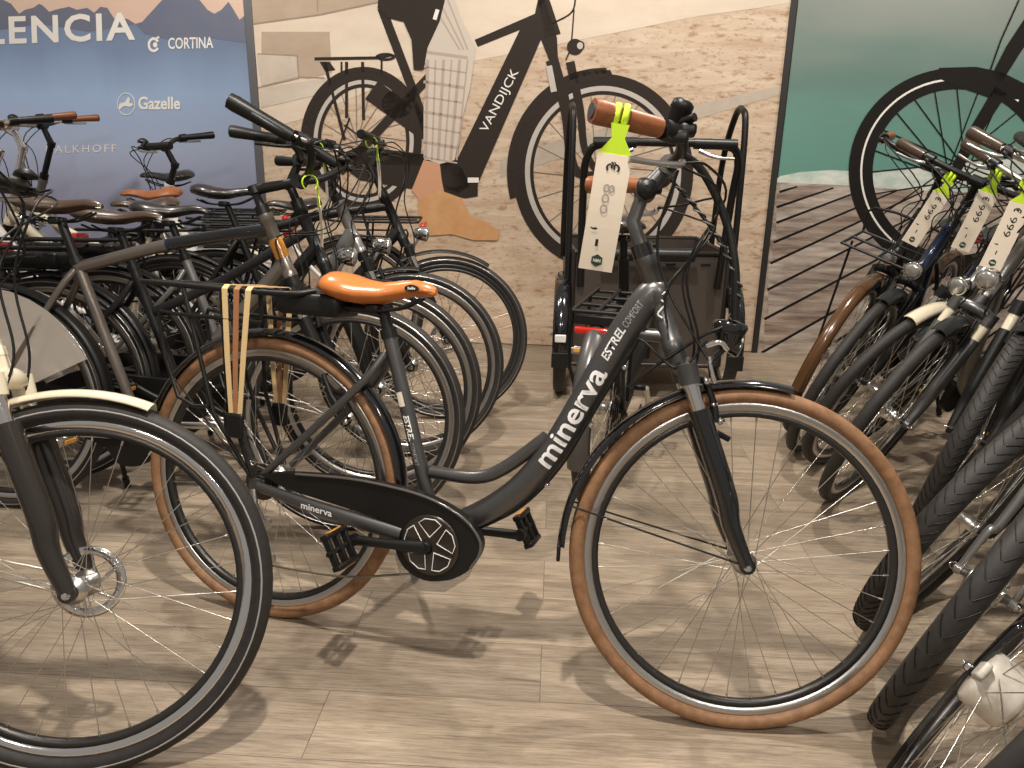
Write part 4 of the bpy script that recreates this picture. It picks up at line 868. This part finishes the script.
# ------------------------------------------------------------------ black cargo tricycle standing behind the middle bicycle
def cargo_tricycle():
    global WR
    root = empty('cargo_tricycle', Matrix.Translation((.30, 2.42, 0))); tag(root, 'black cargo tricycle with a brown box seen from behind, under two tall hoops', 'cargo tricycle')
    off = Vector((.30, 2.42, 0)); L = lambda x, y, z: Vector((x, y, z))-off
    keep = WR
    def put(name, R, x, y, ang, o):
        global WR
        WR = R; w = wheel(root, name, V(0, 0, 0), o); w.matrix_basis = Matrix.Translation(L(x, y, R)) @ Matrix.Rotation(R_(ang), 4, 'Z'); return w
    rw = put('rear_wheel', .33, .30, 2.42, 72, dict(tyre_r=.026, hub_r=.03, spokes=28))
    w1 = put('front_wheel', .285, .235, 3.67, 86, dict(tyre_r=.026, spokes=28, rim=DALU)); w2 = put('front_wheel', .285, 1.03, 3.67, 86, dict(tyre_r=.026, spokes=28, rim=DALU))
    WR = keep
    F = Matrix.Translation(V(0, 0, .33)) @ Matrix.Rotation(R_(72), 4, 'Z')
    for nm, x, y, R, a, wd in (('rear_fender', .30, 2.42, .33, 72, .032), ('front_fender', .235, 3.67, .285, 86, .036), ('front_fender', 1.03, 3.67, .285, 86, .036)):
        b = MB(); b.ring((0, 0, 0), [(R+.012+.010-.014*t*t, wd*t) for t in [-1+k/3 for k in range(7)]]+[(R+.010+.008-.014*t*t, wd*t*.95) for t in [1-k/3 for k in range(7)]], 30, 20 if nm[0] == 'r' else 35, 195 if nm[0] == 'r' else 190)
        f = b.build(nm, mat('satin_grey_fender', (.10, .095, .09), .3, .3) if nm[0] == 'r' else GLOSS, root); f.matrix_basis = Matrix.Translation(L(x, y, R)) @ Matrix.Rotation(R_(a), 4, 'Z')
        if nm[0] == 'f':
            b = MB(); b.box((-(R+.03)*math.cos(.1), 0, (R+.03)*.17), (.012, .05, .035), None, .004); r_ = b.build('reflector', WHITE, f)
            b = MB(); b.box((-(R+.02), 0, -.05), (.008, .075, .07), None, .003); b.build('mud_flap', BLACK, f)
    d = V(math.cos(R_(72)), math.sin(R_(72)), 0); n = V(-d.y, d.x, 0); O = V(.30, 2.42, 0)
    P = lambda x, y, z: O+d*x+n*y+V(0, 0, z)-off
    b = MB()
    for s in (-1, 1): b.tube([P(0, s*.07, .33), P(.25, s*.05, .31), P(.42, s*.03, .29)], .013, 8); b.tube([P(0, s*.07, .34), P(.18, s*.05, .55), P(.28, s*.015, .66)], .010, 8)
    b.tube([P(.42, 0, .27), P(.24, 0, .80)], .019, 12); b.tube([P(.42, 0, .30), P(.80, 0, .35), P(1.05, 0, .50)], .027, 12, 4); b.tube([P(.33, 0, .52), P(.70, 0, .50), P(1.05, 0, .56)], .02, 12, 4)
    b.tube([L(.62, 3.50, .22), L(.62, 3.50, .75)], .024, 12); b.tube([L(.38, 3.44, .71), L(.80, 3.44, .71)], .030, 12); b.tube([L(.24, 3.67, .30), L(1.03, 3.67, .30)], .018, 10)
    b.build('frame', BLACK, root)
    b = MB(); b.tube([P(.27, 0, .70), P(.22, 0, .86)], .0135, 10); b.build('seat_post', BLACK, root)
    sd = saddle(root, V(0, 0, 0), BLEATH, .27, .085); sd.matrix_basis = Matrix.Translation(P(.21, 0, .93)) @ Matrix.Rotation(R_(72), 4, 'Z')
    # rear carrier with its red lamp bar
    b = MB(); zc = .685
    for s in (-1, 0, 1): b.tube([P(-.16, s*.075, zc), P(.20, s*.075, zc+.008)], .007, 8)
    for x in (-.16, -.05, .08, .20): b.tube([P(x, -.075, zc), P(x, .075, zc)], .007, 8)
    for s in (-1, 1):
        b.tube([P(-.155, s*.075, zc), P(-.15, s*.085, .60), P(-.13, s*.085, .50), P(-.01, s*.075, .34)], .006, 8); b.tube([P(.08, s*.075, zc), P(.02, s*.08, .36)], .006, 8)
    rk2 = b.build('rear_rack', BLACK, root)
    MR = Matrix(((d.x, n.x, 0), (d.y, n.y, 0), (0, 0, 1)))
    b = MB(); b.box(P(-.165, 0, .628), (.022, .13, .022), MR, .006); b.build('tail_light', RED, rk2)
    b = MB(); b.box(P(-.17, 0, .59), (.01, .075, .034), MR, .004); b.build('red_reflector', RED, rk2)
    b = MB(); b.box(P(-.155, 0, .66), (.02, .14, .03), MR, .004); b.build('light_bracket', BLACK, rk2)
    # cranks, chain, derailleur on the right
    b = MB(); c = P(.42, 0, .29); b.tube([c-n*.085, c+n*.085], .012, 10); cr = b.build('crankset', BLACK, root)
    for s, a in ((-1, -60), (1, 120)):
        e = c+n*s*.095+d*math.cos(R_(a))*.165+V(0, 0, math.sin(R_(a))*.165); b = MB(); b.tube([c+n*s*.085, e], .011, 8); b.build('crank_arm', ALU if s < 0 else BLACK, cr)
        p = pedal(cr, (0, 0, 0), ALU, 10); p.matrix_basis = Matrix.Translation(e+n*s*.055) @ Matrix.Rotation(R_(72), 4, 'Z')
    b = MB()
    for k in range(4): b.lathe([(-.001, .05-.007*k), (.001, .05-.007*k)], P(0, -.045-.005*k, .33), n, 20)
    b.tube([P(.0, -.075, .32), P(.02, -.085, .24), P(.05, -.08, .15)], [.012, .01, .008], 8, 3); b.tube([P(.03, -.07, .38), P(.42, -.07, .37)], .004, 5); b.tube([P(.05, -.07, .15), P(.42, -.07, .22)], .004, 5)
    b.build('derailleur', BRONZE, root)
    # box
    b = MB(); x0, x1, y0, y1, z0, z1 = .275, .985, 3.56, 4.22, .17, .70
    for cx, cy, sx, sy in (((x0+x1)/2, y0, x1-x0, .016), ((x0+x1)/2, y1, x1-x0, .016), (x0, (y0+y1)/2, .016, y1-y0), (x1, (y0+y1)/2, .016, y1-y0)): b.box(L(cx, cy, (z0+z1)/2), (sx, sy, z1-z0))
    b.box(L((x0+x1)/2, (y0+y1)/2, z0), (x1-x0, y1-y0, .016)); bx = b.build('cargo_box', BROWNP, root)
    b = MB(); E = .013
    for pts in ([L(x0, y0-.004, z1), L(x1, y0-.004, z1), L(x1, y1, z1), L(x0, y1, z1), L(x0, y0-.004, z1)],): b.tube(pts, E, 8)
    for x in (x0, x1): b.tube([L(x, y0-.006, z0), L(x, y0-.006, z1)], .012, 8)
    b.tube([L(x0, y0-.006, z0), L(x1, y0-.006, z0)], .012, 8); b.build('box_frame', mat('dark_bronze', (.035, .028, .024), .35, .3), bx)
    for x in (.40, .88, .72):
        b = MB(); b.box(L(x, y0-.012, .655), (.045, .006, .010), None, .002); b.build('box_latch', BLACK, bx)
    # tall side hoops and the push bar
    for x in (.250, 1.015):
        b = MB(); b.tube([L(x, 3.58, .45), L(x, 3.60, 1.20), L(x, 3.68, 1.335), L(x, 3.80, 1.30), L(x, 3.95, 1.08), L(x, 4.02, .62)], .015, 12, 6); b.build('side_hoop', BLACK, root)
    b = MB(); b.tube([L(.305, 3.52, .55), L(.295, 3.46, .95), L(.30, 3.40, 1.12), L(.37, 3.37, 1.178), L(.62, 3.36, 1.185), L(.87, 3.37, 1.178), L(.94, 3.40, 1.12), L(.945, 3.46, .95), L(.935, 3.52, .55)], .017, 12, 6); hb_ = b.build('push_bar', BLACK, root)
    for s, x in ((-1, .40), (1, .84)):
        b = MB(); b.tube([L(x-s*.08, 3.34, 1.155), L(x-s*.02, 3.31, 1.13), L(x+s*.06, 3.31, 1.125)], [.010, .007, .006], 8, 3); b.build('brake_lever', ALU, hb_)
        b = MB(); b.tube([L(x-s*.10, 3.365, 1.183), L(x+s*.08, 3.368, 1.181)], .022, 12); b.build('grip', BLACK, hb_)
    return root
cargo_tricycle()

# ------------------------------------------------------------------ price cards hanging from the other bicycles
gc = 'price cards on the parked bicycles'
def card_on(pair, sd, u, label, txt, length=.2, width=.062, swing=(0, 0), yaw=0, dz=0):
    r, inf = pair; return hang_card(gp(r.matrix_world.copy(), inf, sd, u)+V(0, 0, dz), label, txt, length, width, swing, yaw, gc)
T1 = [('\u20ac', .012, .014, .020, INK, .0006), ('999', .040, .060, .020, INK, 0), (',', .125, .004, .03, INK, .0005), ('-', .145, .012, .02, INK, .0003)]
card_on(rinfo[1], -1, .30, 'cream price card on the blue-framed bicycle of the right row', T1, swing=(24, 0), yaw=-10, dz=-.03)
card_on(rinfo[2], -1, .55, 'middle of the three cream price cards in the right row, lettered 999', T1, swing=(16, 0), yaw=-15, dz=-.03)
card_on(rinfo[4], -1, .62, 'largest cream price card, at the right edge of the right row', T1, swing=(14, 0), yaw=-15, dz=-.10)
card_on(rowinfo[0], -1, .25, 'price card edge-on below the nearest handlebar of the left row', T1, length=.12, yaw=112, dz=-.03, width=.05)
card_on(rowinfo[2], -1, .75, 'price card edge-on at the silver grey bicycle of the left row', T1, length=.14, yaw=112, dz=-.02, width=.05)
card_on(rowinfo[3], -1, .75, 'price card edge-on at the farthest bicycle of the left row', T1, length=.14, yaw=112, dz=-.02, width=.05)
